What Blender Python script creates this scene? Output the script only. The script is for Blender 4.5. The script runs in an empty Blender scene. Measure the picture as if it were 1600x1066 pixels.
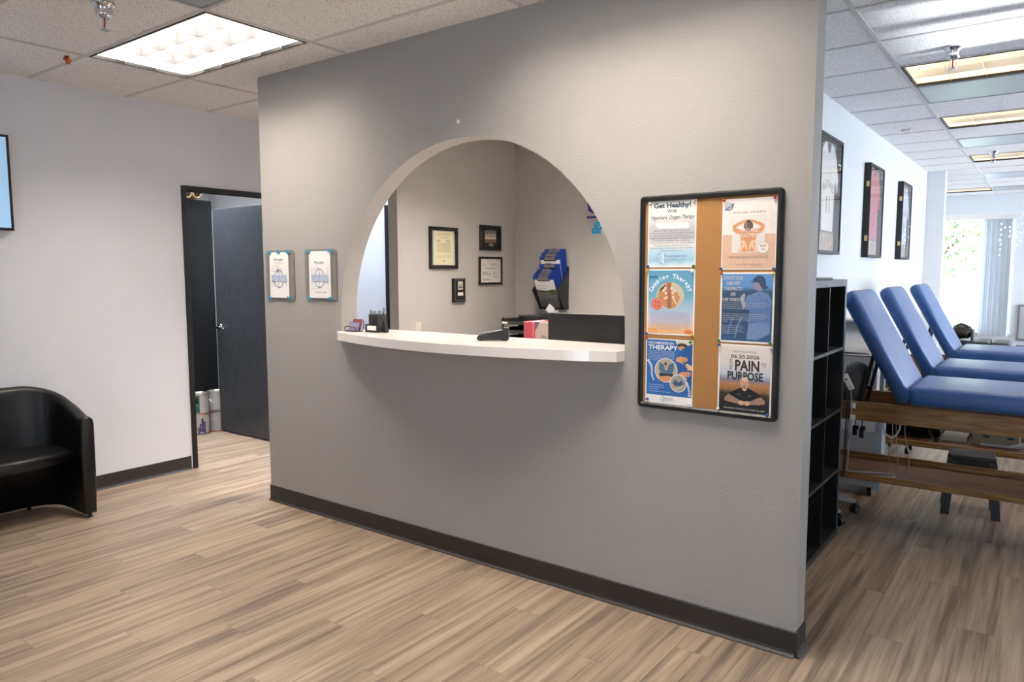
import bpy, bmesh, math, random
from mathutils import Vector, Matrix
random.seed(7)
PI = math.pi
sc = bpy.context.scene
col = sc.collection
H = 2.743

# ------------------------------------------------------------------ camera
cam_d = bpy.data.cameras.new('camera'); cam = bpy.data.objects.new('camera', cam_d); col.objects.link(cam)
sc.camera = cam
cam_d.sensor_width = 36.0; cam_d.lens = 1139.93 / 1600 * 36.0
cam_d.clip_start = 0.05; cam_d.clip_end = 300
yaw, pitch, roll = math.radians(36.6175), math.radians(5.4254), math.radians(0.13016)
f_ = Vector((-math.sin(yaw) * math.cos(pitch), math.cos(yaw) * math.cos(pitch), -math.sin(pitch)))
r_ = Vector((math.cos(yaw), math.sin(yaw), 0)); d_ = f_.cross(r_)
rr = r_ * math.cos(roll) + d_ * math.sin(roll); dd = -r_ * math.sin(roll) + d_ * math.cos(roll)
m = Matrix((rr, -dd, -f_)).transposed().to_4x4(); m.translation = Vector((4.136, -2.863, 1.514))
cam.matrix_world = m

# ------------------------------------------------------------------ world, sun, exposure
sc.view_settings.view_transform = 'Standard'; sc.view_settings.look = 'None'
sc.view_settings.gamma = 1; sc.view_settings.use_curve_mapping = False
sc.view_settings.exposure = 0.0
FIX = 9.0           # radiance of the ceiling fixtures
w = bpy.data.worlds.new('sky'); sc.world = w; w.use_nodes = True
nt = w.node_tree; nt.nodes.clear()
o_ = nt.nodes.new('ShaderNodeOutputWorld'); b_ = nt.nodes.new('ShaderNodeBackground')
tc = nt.nodes.new('ShaderNodeTexCoord'); sp = nt.nodes.new('ShaderNodeSeparateXYZ'); cr = nt.nodes.new('ShaderNodeValToRGB')
nt.links.new(tc.outputs['Generated'], sp.inputs[0]); nt.links.new(sp.outputs['Z'], cr.inputs[0])
cr.color_ramp.elements[0].position = 0.0; cr.color_ramp.elements[0].color = (0.76, 0.88, 1.0, 1)
cr.color_ramp.elements[1].position = 0.6; cr.color_ramp.elements[1].color = (0.46, 0.66, 1.0, 1)
nt.links.new(cr.outputs[0], b_.inputs[0]); b_.inputs[1].default_value = 9
nt.links.new(b_.outputs[0], o_.inputs[0])
sun_d = bpy.data.lights.new('sun', 'SUN'); sun_d.energy = 46.0; sun_d.angle = math.radians(0.6); sun_d.color = (1, 1, 1)
sun = bpy.data.objects.new('sun', sun_d); col.objects.link(sun)
sun.rotation_euler = Vector((0.42, -0.25, 0.87)).to_track_quat('Z', 'Y').to_euler()

# added spot stands in for car-reflected sun, aimed through added slots at the ceiling
gl_d = bpy.data.lights.new('glint_spot', 'SPOT'); gl_d.energy = 22000; gl_d.color = (.9, .96, 1); gl_d.spot_size = math.radians(34); gl_d.spot_blend = .3; gl_d.shadow_soft_size = .05
gl = bpy.data.objects.new('glint_spot', gl_d); col.objects.link(gl); gl.location = (12.5, 1.7, .9); gl.rotation_euler = Vector((-5, .07, 1.22)).to_track_quat('-Z', 'Y').to_euler()

def portal(name, loc, target_dir, sx, sy):
    l = bpy.data.lights.new(name, 'AREA'); l.shape = 'RECTANGLE'; l.size = sx; l.size_y = sy
    l.cycles.is_portal = True
    o = bpy.data.objects.new(name, l); col.objects.link(o); o.location = loc
    o.rotation_euler = Vector(target_dir).to_track_quat('-Z', 'Z').to_euler()
    return o
portal('sky_portal', (2.95, -5.95, 1.35), (0, 1, 0), .6, 2.3)
portal('sky_portal', (7.44, -3.0, 1.35), (-1, 0, 0), 1.2, 2.0)
portal('sky_portal', (7.44, 7.1, 1.35), (-1, 0, 0), 8.2, 2.0)
portal('sky_portal', (3.1, 11.30, 1.45), (0, -1, 0), 1.1, 1.9)

# ------------------------------------------------------------------ materials
def lin(c):
    if isinstance(c, str):
        c = tuple(int(c[i:i + 2], 16) for i in (0, 2, 4))
    if max(c) > 1.01: c = tuple(v / 255 for v in c)
    return tuple((v / 12.92 if v <= .04045 else ((v + .055) / 1.055) ** 2.4) for v in c[:3])
MATS = {}
def mat(name, c, rough=.6, metal=0, bump=0, bscale=200, vary=0, vscale=8, spec=.5, coat=0, emit=0, alpha=1, aniso=None, detail=3):
    if name in MATS: return MATS[name]
    mt = bpy.data.materials.new(name); mt.use_nodes = True; n = mt.node_tree.nodes; L = mt.node_tree.links
    p = n['Principled BSDF']; c = lin(c)
    p.inputs['Base Color'].default_value = (*c, 1); p.inputs['Roughness'].default_value = rough
    p.inputs['Metallic'].default_value = metal; p.inputs['Specular IOR Level'].default_value = spec
    p.inputs['Coat Weight'].default_value = coat; p.inputs['Alpha'].default_value = alpha
    t = n.new('ShaderNodeTexCoord'); mp = n.new('ShaderNodeMapping'); L.new(t.outputs['Object'], mp.inputs[0])
    if aniso: mp.inputs['Scale'].default_value = aniso
    if vary == 0 and bump == 0: vary = .03
    if vary:
        ns = n.new('ShaderNodeTexNoise'); ns.inputs['Scale'].default_value = vscale; ns.inputs['Detail'].default_value = detail
        L.new(mp.outputs[0], ns.inputs['Vector'])
        r = n.new('ShaderNodeValToRGB'); r.color_ramp.elements[0].position = .3; r.color_ramp.elements[1].position = .7
        r.color_ramp.elements[0].color = (*[v * (1 - vary) for v in c], 1); r.color_ramp.elements[1].color = (*[min(1, v * (1 + vary)) for v in c], 1)
        L.new(ns.outputs['Fac'], r.inputs[0]); L.new(r.outputs[0], p.inputs['Base Color'])
    if bump:
        nb = n.new('ShaderNodeTexNoise'); nb.inputs['Scale'].default_value = bscale; nb.inputs['Detail'].default_value = 2
        L.new(mp.outputs[0], nb.inputs['Vector'])
        bp = n.new('ShaderNodeBump'); bp.inputs['Strength'].default_value = bump; bp.inputs['Distance'].default_value = .002
        L.new(nb.outputs['Fac'], bp.inputs['Height']); L.new(bp.outputs[0], p.inputs['Normal'])
    if emit:
        p.inputs['Emission Color'].default_value = (*c, 1); p.inputs['Emission Strength'].default_value = emit
    MATS[name] = mt
    return mt

def grain(name, c1, c2, c3, rough=.45, sx=(14, 1, 14), spec=.4):
    if name in MATS: return MATS[name]
    mt = bpy.data.materials.new(name); mt.use_nodes = True; n = mt.node_tree.nodes; L = mt.node_tree.links; p = n['Principled BSDF']
    t = n.new('ShaderNodeTexCoord'); mp = n.new('ShaderNodeMapping'); L.new(t.outputs['Object'], mp.inputs[0]); mp.inputs['Scale'].default_value = sx
    ns = n.new('ShaderNodeTexNoise'); ns.inputs['Scale'].default_value = 4; ns.inputs['Detail'].default_value = 6; ns.inputs['Distortion'].default_value = .6
    L.new(mp.outputs[0], ns.inputs['Vector'])
    r = n.new('ShaderNodeValToRGB'); e = r.color_ramp.elements
    e[0].position = .32; e[0].color = (*lin(c1), 1); e[1].position = .68; e[1].color = (*lin(c3), 1)
    m_ = e.new(.5); m_.color = (*lin(c2), 1)
    L.new(ns.outputs['Fac'], r.inputs[0]); L.new(r.outputs[0], p.inputs['Base Color'])
    p.inputs['Roughness'].default_value = rough; p.inputs['Specular IOR Level'].default_value = spec
    MATS[name] = mt
    return mt

def floor_mat():
    mt = bpy.data.materials.new('vinyl_planks'); mt.use_nodes = True; n = mt.node_tree.nodes; L = mt.node_tree.links; p = n['Principled BSDF']
    def M(op, a, b=None, c=None):
        x = n.new('ShaderNodeMath'); x.operation = op
        for i, v in enumerate((a, b, c)):
            if v is None: continue
            if isinstance(v, (int, float)): x.inputs[i].default_value = v
            else: L.new(v, x.inputs[i])
        return x.outputs[0]
    t = n.new('ShaderNodeTexCoord'); s = n.new('ShaderNodeSeparateXYZ'); L.new(t.outputs['Object'], s.inputs[0])
    X = M('DIVIDE', M('ADD', s.outputs[0], 20.11), .148); row = M('FLOOR', X); fx = M('FRACT', X)
    off = M('MULTIPLY', M('FRACT', M('MULTIPLY', row, .3819)), 1.0)
    Y = M('ADD', M('DIVIDE', M('ADD', s.outputs[1], 30), 1.22), off); iy = M('FLOOR', Y); fy = M('FRACT', Y)
    pid = M('ADD', M('MULTIPLY', row, 7.31), M('MULTIPLY', iy, 3.77))
    wn = n.new('ShaderNodeTexWhiteNoise'); wn.noise_dimensions = '1D'; L.new(pid, wn.inputs['W'])
    cb = n.new('ShaderNodeCombineXYZ')
    L.new(M('MULTIPLY', s.outputs[0], 20), cb.inputs[0]); L.new(M('MULTIPLY', s.outputs[1], .9), cb.inputs[1]); L.new(M('MULTIPLY', wn.outputs[0], 60), cb.inputs[2])
    a = n.new('ShaderNodeTexNoise'); a.inputs['Scale'].default_value = 1.1; a.inputs['Detail'].default_value = 5; a.inputs['Roughness'].default_value = .55; a.inputs['Distortion'].default_value = .35
    L.new(cb.outputs[0], a.inputs['Vector'])
    cb2 = n.new('ShaderNodeCombineXYZ')
    L.new(M('MULTIPLY', s.outputs[0], 130), cb2.inputs[0]); L.new(M('MULTIPLY', s.outputs[1], 3), cb2.inputs[1]); L.new(M('MULTIPLY', wn.outputs[0], 30), cb2.inputs[2])
    b = n.new('ShaderNodeTexNoise'); b.inputs['Scale'].default_value = 1; b.inputs['Detail'].default_value = 3; L.new(cb2.outputs[0], b.inputs['Vector'])
    v = M('ADD', M('ADD', M('MULTIPLY', a.outputs['Fac'], .95), M('MULTIPLY', b.outputs['Fac'], .36)), M('MULTIPLY', M('SUBTRACT', wn.outputs[0], .5), .11))
    r = n.new('ShaderNodeValToRGB'); e = r.color_ramp.elements
    e[0].position = .46; e[0].color = (*lin('6a5c50'), 1); e[1].position = .85; e[1].color = (*lin('b29d88'), 1)
    k = e.new(.57); k.color = (*lin('857363'), 1); k = e.new(.68); k.color = (*lin('9d8974'), 1)
    L.new(v, r.inputs[0])
    seam = M('MAXIMUM', M('LESS_THAN', fx, .012), M('LESS_THAN', fy, .0022))
    mx = n.new('ShaderNodeMixRGB'); L.new(M('MULTIPLY', seam, .45), mx.inputs[0]); L.new(r.outputs[0], mx.inputs[1]); mx.inputs[2].default_value = (*lin('5a4a3e'), 1)
    L.new(mx.outputs[0], p.inputs['Base Color'])
    p.inputs['Roughness'].default_value = .42; p.inputs['Specular IOR Level'].default_value = .35
    bp = n.new('ShaderNodeBump'); bp.inputs['Strength'].default_value = .12; bp.inputs['Distance'].default_value = .001; L.new(b.outputs['Fac'], bp.inputs['Height']); L.new(bp.outputs[0], p.inputs['Normal'])
    return mt

def tile_mat():
    mt = bpy.data.materials.new('acoustic_tile'); mt.use_nodes = True; n = mt.node_tree.nodes; L = mt.node_tree.links; p = n['Principled BSDF']
    t = n.new('ShaderNodeTexCoord'); a = n.new('ShaderNodeTexNoise'); a.inputs['Scale'].default_value = 170; a.inputs['Detail'].default_value = 2
    L.new(t.outputs['Object'], a.inputs['Vector'])
    r = n.new('ShaderNodeValToRGB'); e = r.color_ramp.elements; e[0].position = .33; e[0].color = (*lin('9b9791'), 1); e[1].position = .42; e[1].color = (*lin('efeeec'), 1)
    L.new(a.outputs['Fac'], r.inputs[0]); L.new(r.outputs[0], p.inputs['Base Color']); p.inputs['Roughness'].default_value = .9; p.inputs['Specular IOR Level'].default_value = .1
    bp = n.new('ShaderNodeBump'); bp.inputs['Strength'].default_value = .4; bp.inputs['Distance'].default_value = .002; L.new(a.outputs['Fac'], bp.inputs['Height']); L.new(bp.outputs[0], p.inputs['Normal'])
    return mt

def glass_mat(name, tint=(1, 1, 1), refl=.08, rough=0.0):
    mt = bpy.data.materials.new(name); mt.use_nodes = True; n = mt.node_tree.nodes; L = mt.node_tree.links; n.clear()
    o = n.new('ShaderNodeOutputMaterial'); a = n.new('ShaderNodeBsdfTransparent'); a.inputs[0].default_value = (*tint, 1)
    g = n.new('ShaderNodeBsdfGlossy'); g.inputs['Roughness'].default_value = rough; mx = n.new('ShaderNodeMixShader')
    fr = n.new('ShaderNodeFresnel'); fr.inputs[0].default_value = 1.45
    ge = n.new('ShaderNodeNewGeometry'); mm = n.new('ShaderNodeMath'); mm.operation = 'SUBTRACT'; mm.use_clamp = True
    L.new(fr.outputs[0], mm.inputs[0]); L.new(ge.outputs['Backfacing'], mm.inputs[1]); L.new(mm.outputs[0], mx.inputs[0]); L.new(a.outputs[0], mx.inputs[1]); L.new(g.outputs[0], mx.inputs[2]); L.new(mx.outputs[0], o.inputs[0])
    return mt

def grad_mat(name, stops, axis=2, lo=0, hi=1, noise=0, nscale=30, rough=.5):
    """printed gradient: stops [(pos,colour)] along an object axis between lo and hi"""
    mt = bpy.data.materials.new(name); mt.use_nodes = True; n = mt.node_tree.nodes; L = mt.node_tree.links; p = n['Principled BSDF']
    t = n.new('ShaderNodeTexCoord'); s = n.new('ShaderNodeSeparateXYZ'); L.new(t.outputs['Object'], s.inputs[0])
    mr = n.new('ShaderNodeMapRange'); mr.inputs['From Min'].default_value = lo; mr.inputs['From Max'].default_value = hi; L.new(s.outputs[axis], mr.inputs['Value'])
    src = mr.outputs[0]
    if noise:
        ns = n.new('ShaderNodeTexNoise'); ns.inputs['Scale'].default_value = nscale; ns.inputs['Detail'].default_value = 4; L.new(t.outputs['Object'], ns.inputs['Vector'])
        ma = n.new('ShaderNodeMath'); ma.operation = 'MULTIPLY_ADD'; ma.inputs[1].default_value = noise; L.new(ns.outputs['Fac'], ma.inputs[0])
        sb = n.new('ShaderNodeMath'); sb.operation = 'SUBTRACT'; L.new(src, sb.inputs[0]); sb.inputs[1].default_value = noise / 2; L.new(sb.outputs[0], ma.inputs[2]); src = ma.outputs[0]
    r = n.new('ShaderNodeValToRGB'); e = r.color_ramp.elements
    e[0].position = stops[0][0]; e[0].color = (*lin(stops[0][1]), 1); e[1].position = stops[-1][0]; e[1].color = (*lin(stops[-1][1]), 1)
    for q, c in stops[1:-1]: k = e.new(q); k.color = (*lin(c), 1)
    L.new(src, r.inputs[0]); L.new(r.outputs[0], p.inputs['Base Color']); p.inputs['Roughness'].default_value = rough
    return mt

# ------------------------------------------------------------------ mesh builder
class MB:
    def __init__(s): s.v = []; s.f = []; s.m = []; s.sm = []; s.mats = []
    def mi(s, mt):
        if mt not in s.mats: s.mats.append(mt)
        return s.mats.index(mt)
    def add(s, vs, fs, mt, smooth=False):
        k = len(s.v); i = s.mi(mt); s.v += [tuple(v) for v in vs]
        for f in fs: s.f.append([q + k for q in f]); s.m.append(i); s.sm.append(smooth)
        return s
    def quad(s, a, b, c, d, mt): return s.add([a, b, c, d], [(0, 1, 2, 3)], mt)
    def box(s, x0, x1, y0, y1, z0, z1, mt, bev=0, seg=2, M=None):
        if bev:
            bm = bmesh.new(); bmesh.ops.create_cube(bm, size=1)
            for v in bm.verts: v.co = Vector((x0 + (x1 - x0) * (v.co.x + .5), y0 + (y1 - y0) * (v.co.y + .5), z0 + (z1 - z0) * (v.co.z + .5)))
            bmesh.ops.bevel(bm, geom=bm.edges[:], offset=bev, segments=seg, profile=.5, affect='EDGES')
            s.frombm(bm, mt, seg > 2, M); return s
        vs = [Vector(p) for p in ((x0, y0, z0), (x1, y0, z0), (x1, y1, z0), (x0, y1, z0), (x0, y0, z1), (x1, y0, z1), (x1, y1, z1), (x0, y1, z1))]
        if M: vs = [M @ v for v in vs]
        return s.add(vs, [(3, 2, 1, 0), (4, 5, 6, 7), (0, 1, 5, 4), (1, 2, 6, 5), (2, 3, 7, 6), (3, 0, 4, 7)], mt)
    def frombm(s, bm, mt, smooth=False, M=None):
        bm.verts.ensure_lookup_table(); bm.verts.index_update()
        s.add([(M @ v.co) if M else v.co.copy() for v in bm.verts], [[v.index for v in f.verts] for f in bm.faces], mt, smooth); bm.free()
    def tube(s, path, r, mt, n=10, caps=True, closed=False):
        P = [Vector(p) for p in path]; N = len(P); R = r if isinstance(r, (list, tuple)) else [r] * N
        vs = []; up = None
        for i, p in enumerate(P):
            if closed: t = P[(i + 1) % N] - P[i - 1]
            else: t = P[min(i + 1, N - 1)] - P[max(i - 1, 0)]
            t.normalize()
            if up is None:
                up = Vector((0, 0, 1)) if abs(t.z) < .9 else Vector((1, 0, 0))
            a = t.cross(up).normalized(); b = a.cross(t).normalized(); up = b
            for k in range(n):
                q = 2 * PI * k / n; vs.append(p + (a * math.cos(q) + b * math.sin(q)) * R[i])
        fs = []
        for i in range(N if closed else N - 1):
            j = (i + 1) % N
            for k in range(n): fs.append((i * n + k, j * n + k, j * n + (k + 1) % n, i * n + (k + 1) % n))
        s.add(vs, fs, mt, True)
        if caps and not closed: s.add(vs[:n], [tuple(range(n))], mt); s.add(vs[-n:], [tuple(reversed(range(n)))], mt)
        return s
    def cyl(s, p0, p1, r, mt, r2=None, n=20): return s.tube([p0, p1], [r, r if r2 is None else r2], mt, n)
    def lathe(s, c, prof, mt, n=24, axis='z', flip=1):
        """prof [(radius, height)] about an axis through c"""
        c = Vector(c); vs = []
        for r, h in prof:
            for k in range(n):
                q = 2 * PI * k / n; a, b = r * math.cos(q), r * math.sin(q)
                vs.append(c + (Vector((a, b, h)) if axis == 'z' else Vector((h, a, b)) if axis == 'x' else Vector((a, h, b))))
        fs = [(i * n + k, i * n + (k + 1) % n, (i + 1) * n + (k + 1) % n, (i + 1) * n + k) for i in range(len(prof) - 1) for k in range(n)]
        return s.add(vs, fs, mt, True)
    def prism(s, pts, plane, d0, d1, mt, M=None):
        """polygon extruded: plane 'xy' (d=z), 'xz' (d=y), 'yz' (d=x)"""
        def P(p, d):
            v = Vector((p[0], p[1], d)) if plane == 'xy' else Vector((p[0], d, p[1])) if plane == 'xz' else Vector((d, p[0], p[1]))
            return M @ v if M else v
        n = len(pts); vs = [P(p, d0) for p in pts] + [P(p, d1) for p in pts]
        fs = [tuple(range(n)), tuple(reversed(range(n, 2 * n)))] + [(i, i + n, (i + 1) % n + n, (i + 1) % n) for i in range(n)]
        return s.add(vs, fs, mt)
    def build(s, name, parent=None, off=None):
        me = bpy.data.meshes.new(name)
        if off is None: off = root_loc(parent) if parent else Vector((0, 0, 0))
        me.from_pydata([Vector(v) - off for v in s.v], [], s.f)
        for mt in s.mats: me.materials.append(mt)
        me.polygons.foreach_set('material_index', s.m); me.polygons.foreach_set('use_smooth', s.sm)
        bm = bmesh.new(); bm.from_mesh(me); bmesh.ops.recalc_face_normals(bm, faces=bm.faces); bm.to_mesh(me); bm.free()
        me.update(); o = bpy.data.objects.new(name, me); col.objects.link(o)
        if parent: o.parent = parent
        else: o.location = off
        return o
def root_loc(o):
    while o.parent: o = o.parent
    return o.location.copy()
def tag(o, label=None, cat=None, group=None, kind=None):
    if label: o['label'] = label
    if cat: o['category'] = cat
    if group: o['group'] = group
    if kind: o['kind'] = kind
    return o
def thing(name, label, cat, loc=(0, 0, 0), group=None):
    o = bpy.data.objects.new(name, None); col.objects.link(o); o.location = loc; o.empty_display_size = .1
    return tag(o, label, cat, group)
def struct(name, mb): return tag(mb.build(name), kind='structure')
def solo(name, mb, loc, label, cat, group=None): return tag(mb.build(name, None, Vector(loc)), label, cat, group)
def clone(root, loc, label, rz=0, group=None):
    r = root.copy(); col.objects.link(r); r.location = loc; r.rotation_euler = (0, 0, rz); r['label'] = label
    if group: r['group'] = group
    def rec(a, b):
        for ch in list(a.children):
            c = ch.copy(); col.objects.link(c); c.parent = b; rec(ch, c)
    rec(root, r); return r

# ------------------------------------------------------------------ flat printing helper
_tc = {}
def text_mesh(s, bold=0.0, shear=0.0, spacing=1.0):
    key = (s, bold, shear, spacing)
    if key in _tc: return _tc[key]
    c = bpy.data.curves.new('t', 'FONT'); c.body = s; c.size = 1; c.offset = bold; c.shear = shear; c.space_character = spacing; c.resolution_u = 2
    o = bpy.data.objects.new('t', c); col.objects.link(o); bpy.context.view_layer.update()
    me = bpy.data.meshes.new_from_object(o.evaluated_get(bpy.context.evaluated_depsgraph_get()))
    V = [(v.co.x, v.co.y) for v in me.vertices]; F = [tuple(p.vertices) for p in me.polygons]
    bpy.data.objects.remove(o); bpy.data.curves.remove(c); bpy.data.meshes.remove(me)
    if V:
        x0 = min(v[0] for v in V); x1 = max(v[0] for v in V); y0 = min(v[1] for v in V); y1 = max(v[1] for v in V)
    else: x0 = y0 = 0; x1 = y1 = 1
    _tc[key] = (V, F, x0, x1, y0, y1); return _tc[key]
class Print:
    """flat ink shapes on a sheet: (u,v) metres in the plane origin + u*U + v*V"""
    def __init__(s, org, U=(1, 0, 0), V=(0, 0, 1), eps=.00012):
        s.o = Vector(org); s.U = Vector(U); s.V = Vector(V); s.n = s.U.cross(s.V).normalized(); s.k = 1; s.eps = eps; s.art = MB(); s.txt = MB()
    def P(s, u, v, k=None): return s.o + s.U * u + s.V * v + s.n * (s.eps * (s.k if k is None else k))
    def poly(s, pts, mt, mb=None, step=True):
        (mb or s.art).add([s.P(*p) for p in pts], [tuple(range(len(pts)))], mt)
        if step: s.k += 1
        return s
    def rect(s, u0, v0, u1, v1, mt, mb=None, step=True): return s.poly([(u0, v0), (u1, v0), (u1, v1), (u0, v1)], mt, mb, step)
    def ell(s, u, v, a, b, mt, rot=0, n=28, mb=None, step=True):
        c, d = math.cos(rot), math.sin(rot)
        return s.poly([(u + a * math.cos(q) * c - b * math.sin(q) * d, v + a * math.cos(q) * d + b * math.sin(q) * c) for q in (2 * PI * i / n for i in range(n))], mt, mb, step)
    def ring(s, u, v, a, wd, mt, b=None, n=32, a0=0, a1=2 * PI, mb=None):
        b = b or a; vs = []; fs = []
        for i in range(n + 1):
            q = a0 + (a1 - a0) * i / n
            vs += [s.P(u + a * math.cos(q), v + b * math.sin(q)), s.P(u + (a - wd) * math.cos(q), v + (b - wd) * math.sin(q))]
            if i: fs.append((2 * i - 2, 2 * i, 2 * i + 1, 2 * i - 1))
        (mb or s.art).add(vs, fs, mt); s.k += 1; return s
    def stroke(s, pts, wd, mt, mb=None):
        vs = []; fs = []
        for i, p in enumerate(pts):
            a = pts[max(i - 1, 0)]; b = pts[min(i + 1, len(pts) - 1)]; dx, dy = b[0] - a[0], b[1] - a[1]; l = math.hypot(dx, dy) or 1
            w2 = (wd[i] if isinstance(wd, (list, tuple)) else wd) / 2
            vs += [s.P(p[0] - dy / l * w2, p[1] + dx / l * w2), s.P(p[0] + dy / l * w2, p[1] - dx / l * w2)]
            if i: fs.append((2 * i - 2, 2 * i - 1, 2 * i + 1, 2 * i))
        (mb or s.art).add(vs, fs, mt); s.k += 1; return s
    def text(s, t, u, v, h, mt, w=None, al='c', bold=0, shear=0, rot=0, sp_=1.0, cap=None, step=True):
        """u,v = anchor at the baseline; h = cap height; w = forced width"""
        V, F, x0, x1, y0, y1 = text_mesh(t, bold, shear, sp_)
        sy = h / .70; sx = (w / (x1 - x0)) if w else sy
        tw = (x1 - x0) * sx; ou = {'c': -tw / 2, 'l': 0, 'r': -tw}[al]; c, d = math.cos(rot), math.sin(rot); vs = []
        for (x, y) in V:
            a, b = (x - x0) * sx + ou, y * sy
            vs.append(s.P(u + a * c - b * d, v + a * d + b * c))
        s.txt.add(vs, F, mt)
        if step: s.k += 1
        return s
    def finish(s, parent, art='artwork', txt='lettering'):
        if s.art.v: s.art.build(art, parent)
        if s.txt.v: s.txt.build(txt, parent)

# ------------------------------------------------------------------ palette
partition_m = mat('greige_paint', 'a3a09c', .55, bump=.6, bscale=120, vary=.012, vscale=3, spec=.3)
lwall_m = mat('pale_wall_paint', 'e0e2e8', .7, bump=.2, bscale=160, vary=.01, vscale=3, spec=.25)
rwall_m = mat('white_wall_paint', 'e2e4e6', .7, bump=.15, bscale=160, vary=.01, spec=.25)
base_m = mat('dark_vinyl_base', '2d2926', .5, vary=.08, vscale=6, bump=.1)
black_m = mat('satin_black', '0d0d0f', .45)
frame_m = mat('black_door_paint', '0e0f11', .5)
chrome_m = mat('chrome', 'd6d8da', .12, metal=1)
steel_m = mat('brushed_steel', '9ea1a4', .35, metal=1)
white_m = mat('white_plastic', 'eceae7', .4)
paper_m = mat('white_paper', 'f3f1ee', .7, vary=.015)
blackp_m = mat('black_plastic', '131416', .35)
darkp_m = mat('dark_grey_plastic', '2c2e31', .45)
greyp_m = mat('grey_plastic', '8e9398', .5)
tbar_m = mat('ceiling_bar_white', 'c9c7c4', .5)
leather_m = mat('black_leather', '070708', .4, bump=.25, bscale=320, spec=.5)
blue_m = mat('blue_vinyl', '36609c', .34, bump=.2, bscale=420, vary=.03, vscale=5, spec=.5)
wood_m = grain('honey_wood', '6f4e2c', '8c673a', 'a27c4a', .4, (1.2, 16, 16))
wood2_m = grain('tray_wood', '6b4632', '875b42', '9a6d50', .45, (1.2, 16, 16))
glass_m = glass_mat('clear_glass')

# ================================================================== STRUCTURE
mb = MB(); mb.box(-4.2, 7.5, -6.0, 11.4, -.1, 0, floor_mat()); struct('floor', mb)

# ceiling: tiles in a 1.22 x 0.61 grid, openings where fixtures and vents sit
gx = [(-.36 + 1.22 * i) for i in range(-4, 8)]; gy = [.35 + .61 * j for j in range(-11, 20)]
lights = {(0, -2): 'front', (2, -2): 'front', 
          (1, 1): 'desk', (-2, 0): 'store',
          (3, 3): 'right', (3, 6): 'right', (3, 10): 'right', (5, 3): 'right', (5, 6): 'right', (5, 10): 'right', (2, 16): 'right', (4, 16): 'right'}
vents = {(1, -3), (3, 4), (3, 8), (3, 13), (3, 16)}
tm = tile_mat(); mb = MB()
for i in range(-3, 7):
    for j in range(-10, 19):
        if (i, j) in lights: continue
        x0 = -.36 + 1.22 * i; y0 = .35 + .61 * j
        mb.quad((x0, y0, H), (x0, y0 + .61, H), (x0 + 1.22, y0 + .61, H), (x0 + 1.22, y0, H), tm)
struct('ceiling', mb)
mb = MB()
for i in range(-3, 8):
    x = -.36 + 1.22 * i; mb.box(x - .012, x + .012, -6, 11.4, H - .004, H + .03, tbar_m)
for j in range(-10, 19):
    y = .35 + .61 * j
    mb.box(-4.0, 7.5, y - .012, y + .012, H - .0035, H + .03, tbar_m)
struct('trim_1', mb)
mb = MB(); mb.box(-4.3, 7.6, -6.1, 11.5, 3.1, 3.2, white_m); struct('wall_roof', mb)

# partition with the arch, cut as a strip of columns round the circle
AX, AZ, AR, PT, SILL = 1.689, 1.25, .938, .116, 1.12
mb = MB(); N = 72
def topz(x):
    q = AR ** 2 - (x - AX) ** 2
    return AZ + math.sqrt(max(q, 0))
us = [AX - AR * math.cos(PI * i / N) for i in range(N + 1)]
for y in (0, PT):
    mb.quad((0, y, 0), (AX - AR, y, 0), (AX - AR, y, H + .1), (0, y, H + .1), partition_m)
    mb.quad((AX + AR, y, 0), (3.392, y, 0), (3.392, y, H + .1), (AX + AR, y, H + .1), partition_m)
    mb.quad((AX - AR, y, 0), (AX + AR, y, 0), (AX + AR, y, SILL), (AX - AR, y, SILL), partition_m)
    for a, b in zip(us, us[1:]): mb.quad((a, y, topz(a)), (b, y, topz(b)), (b, y, H + .1), (a, y, H + .1), partition_m)
vs = []; fs = []
for i, a in enumerate(us):
    vs += [(a, 0, topz(a)), (a, PT, topz(a))]
    if i: fs.append((2 * i - 2, 2 * i - 1, 2 * i + 1, 2 * i))
mb.add(vs, fs, partition_m, True)
mb.quad((AX - AR, 0, SILL), (AX - AR, PT, SILL), (AX - AR, PT, AZ), (AX - AR, 0, AZ), partition_m)
mb.quad((AX + AR, 0, SILL), (AX + AR, PT, SILL), (AX + AR, PT, AZ), (AX + AR, 0, AZ), partition_m)
mb.quad((AX - AR, 0, SILL), (AX + AR, 0, SILL), (AX + AR, PT, SILL), (AX - AR, PT, SILL), partition_m)
mb.quad((0, 0, 0), (0, PT, 0), (0, PT, H + .1), (0, 0, H + .1), partition_m)
mb.quad((3.392, 0, 0), (3.392, PT, 0), (3.392, PT, H + .1), (3.392, 0, H + .1), partition_m)
struct('wall_reception', mb)

XL = -1.16; XLb = -1.28; DY0, DY1, DZ = .146, 1.062, 2.134
mb = MB()
mb.box(XLb, XL, -6, DY0 - .035, 0, H + .1, lwall_m); mb.box(XLb, XL, DY1 + .035, 2.2, 0, H + .1, lwall_m)
mb.box(XLb, XL, DY0 - .035, DY1 + .035, DZ + .02, H + .1, lwall_m)
mb.box(XLb, XL, 2.2, 3.12, DZ + .02, H + .1, lwall_m); mb.box(XLb, XL, 3.12, 6, 0, H + .1, lwall_m)
struct('wall_left', mb)
mb = MB()
mb.box(-3.3, -3.2, -.5, 2.0, 0, H + .1, rwall_m); mb.box(-3.2, XLb, -.5, -.4, 0, H + .1, rwall_m); mb.box(-3.2, XLb, 1.62, 1.72, 0, H + .1, rwall_m)
struct('wall_storeroom', mb)
mb = MB(); mb.box(-.1, 0, 1.21, 2.86, 0, H + .1, partition_m); struct('wall_desk_side', mb)
mb = MB(); mb.box(0, 2.66, 2.757, 2.86, 0, H + .1, partition_m); struct('wall_desk_back', mb)
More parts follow.
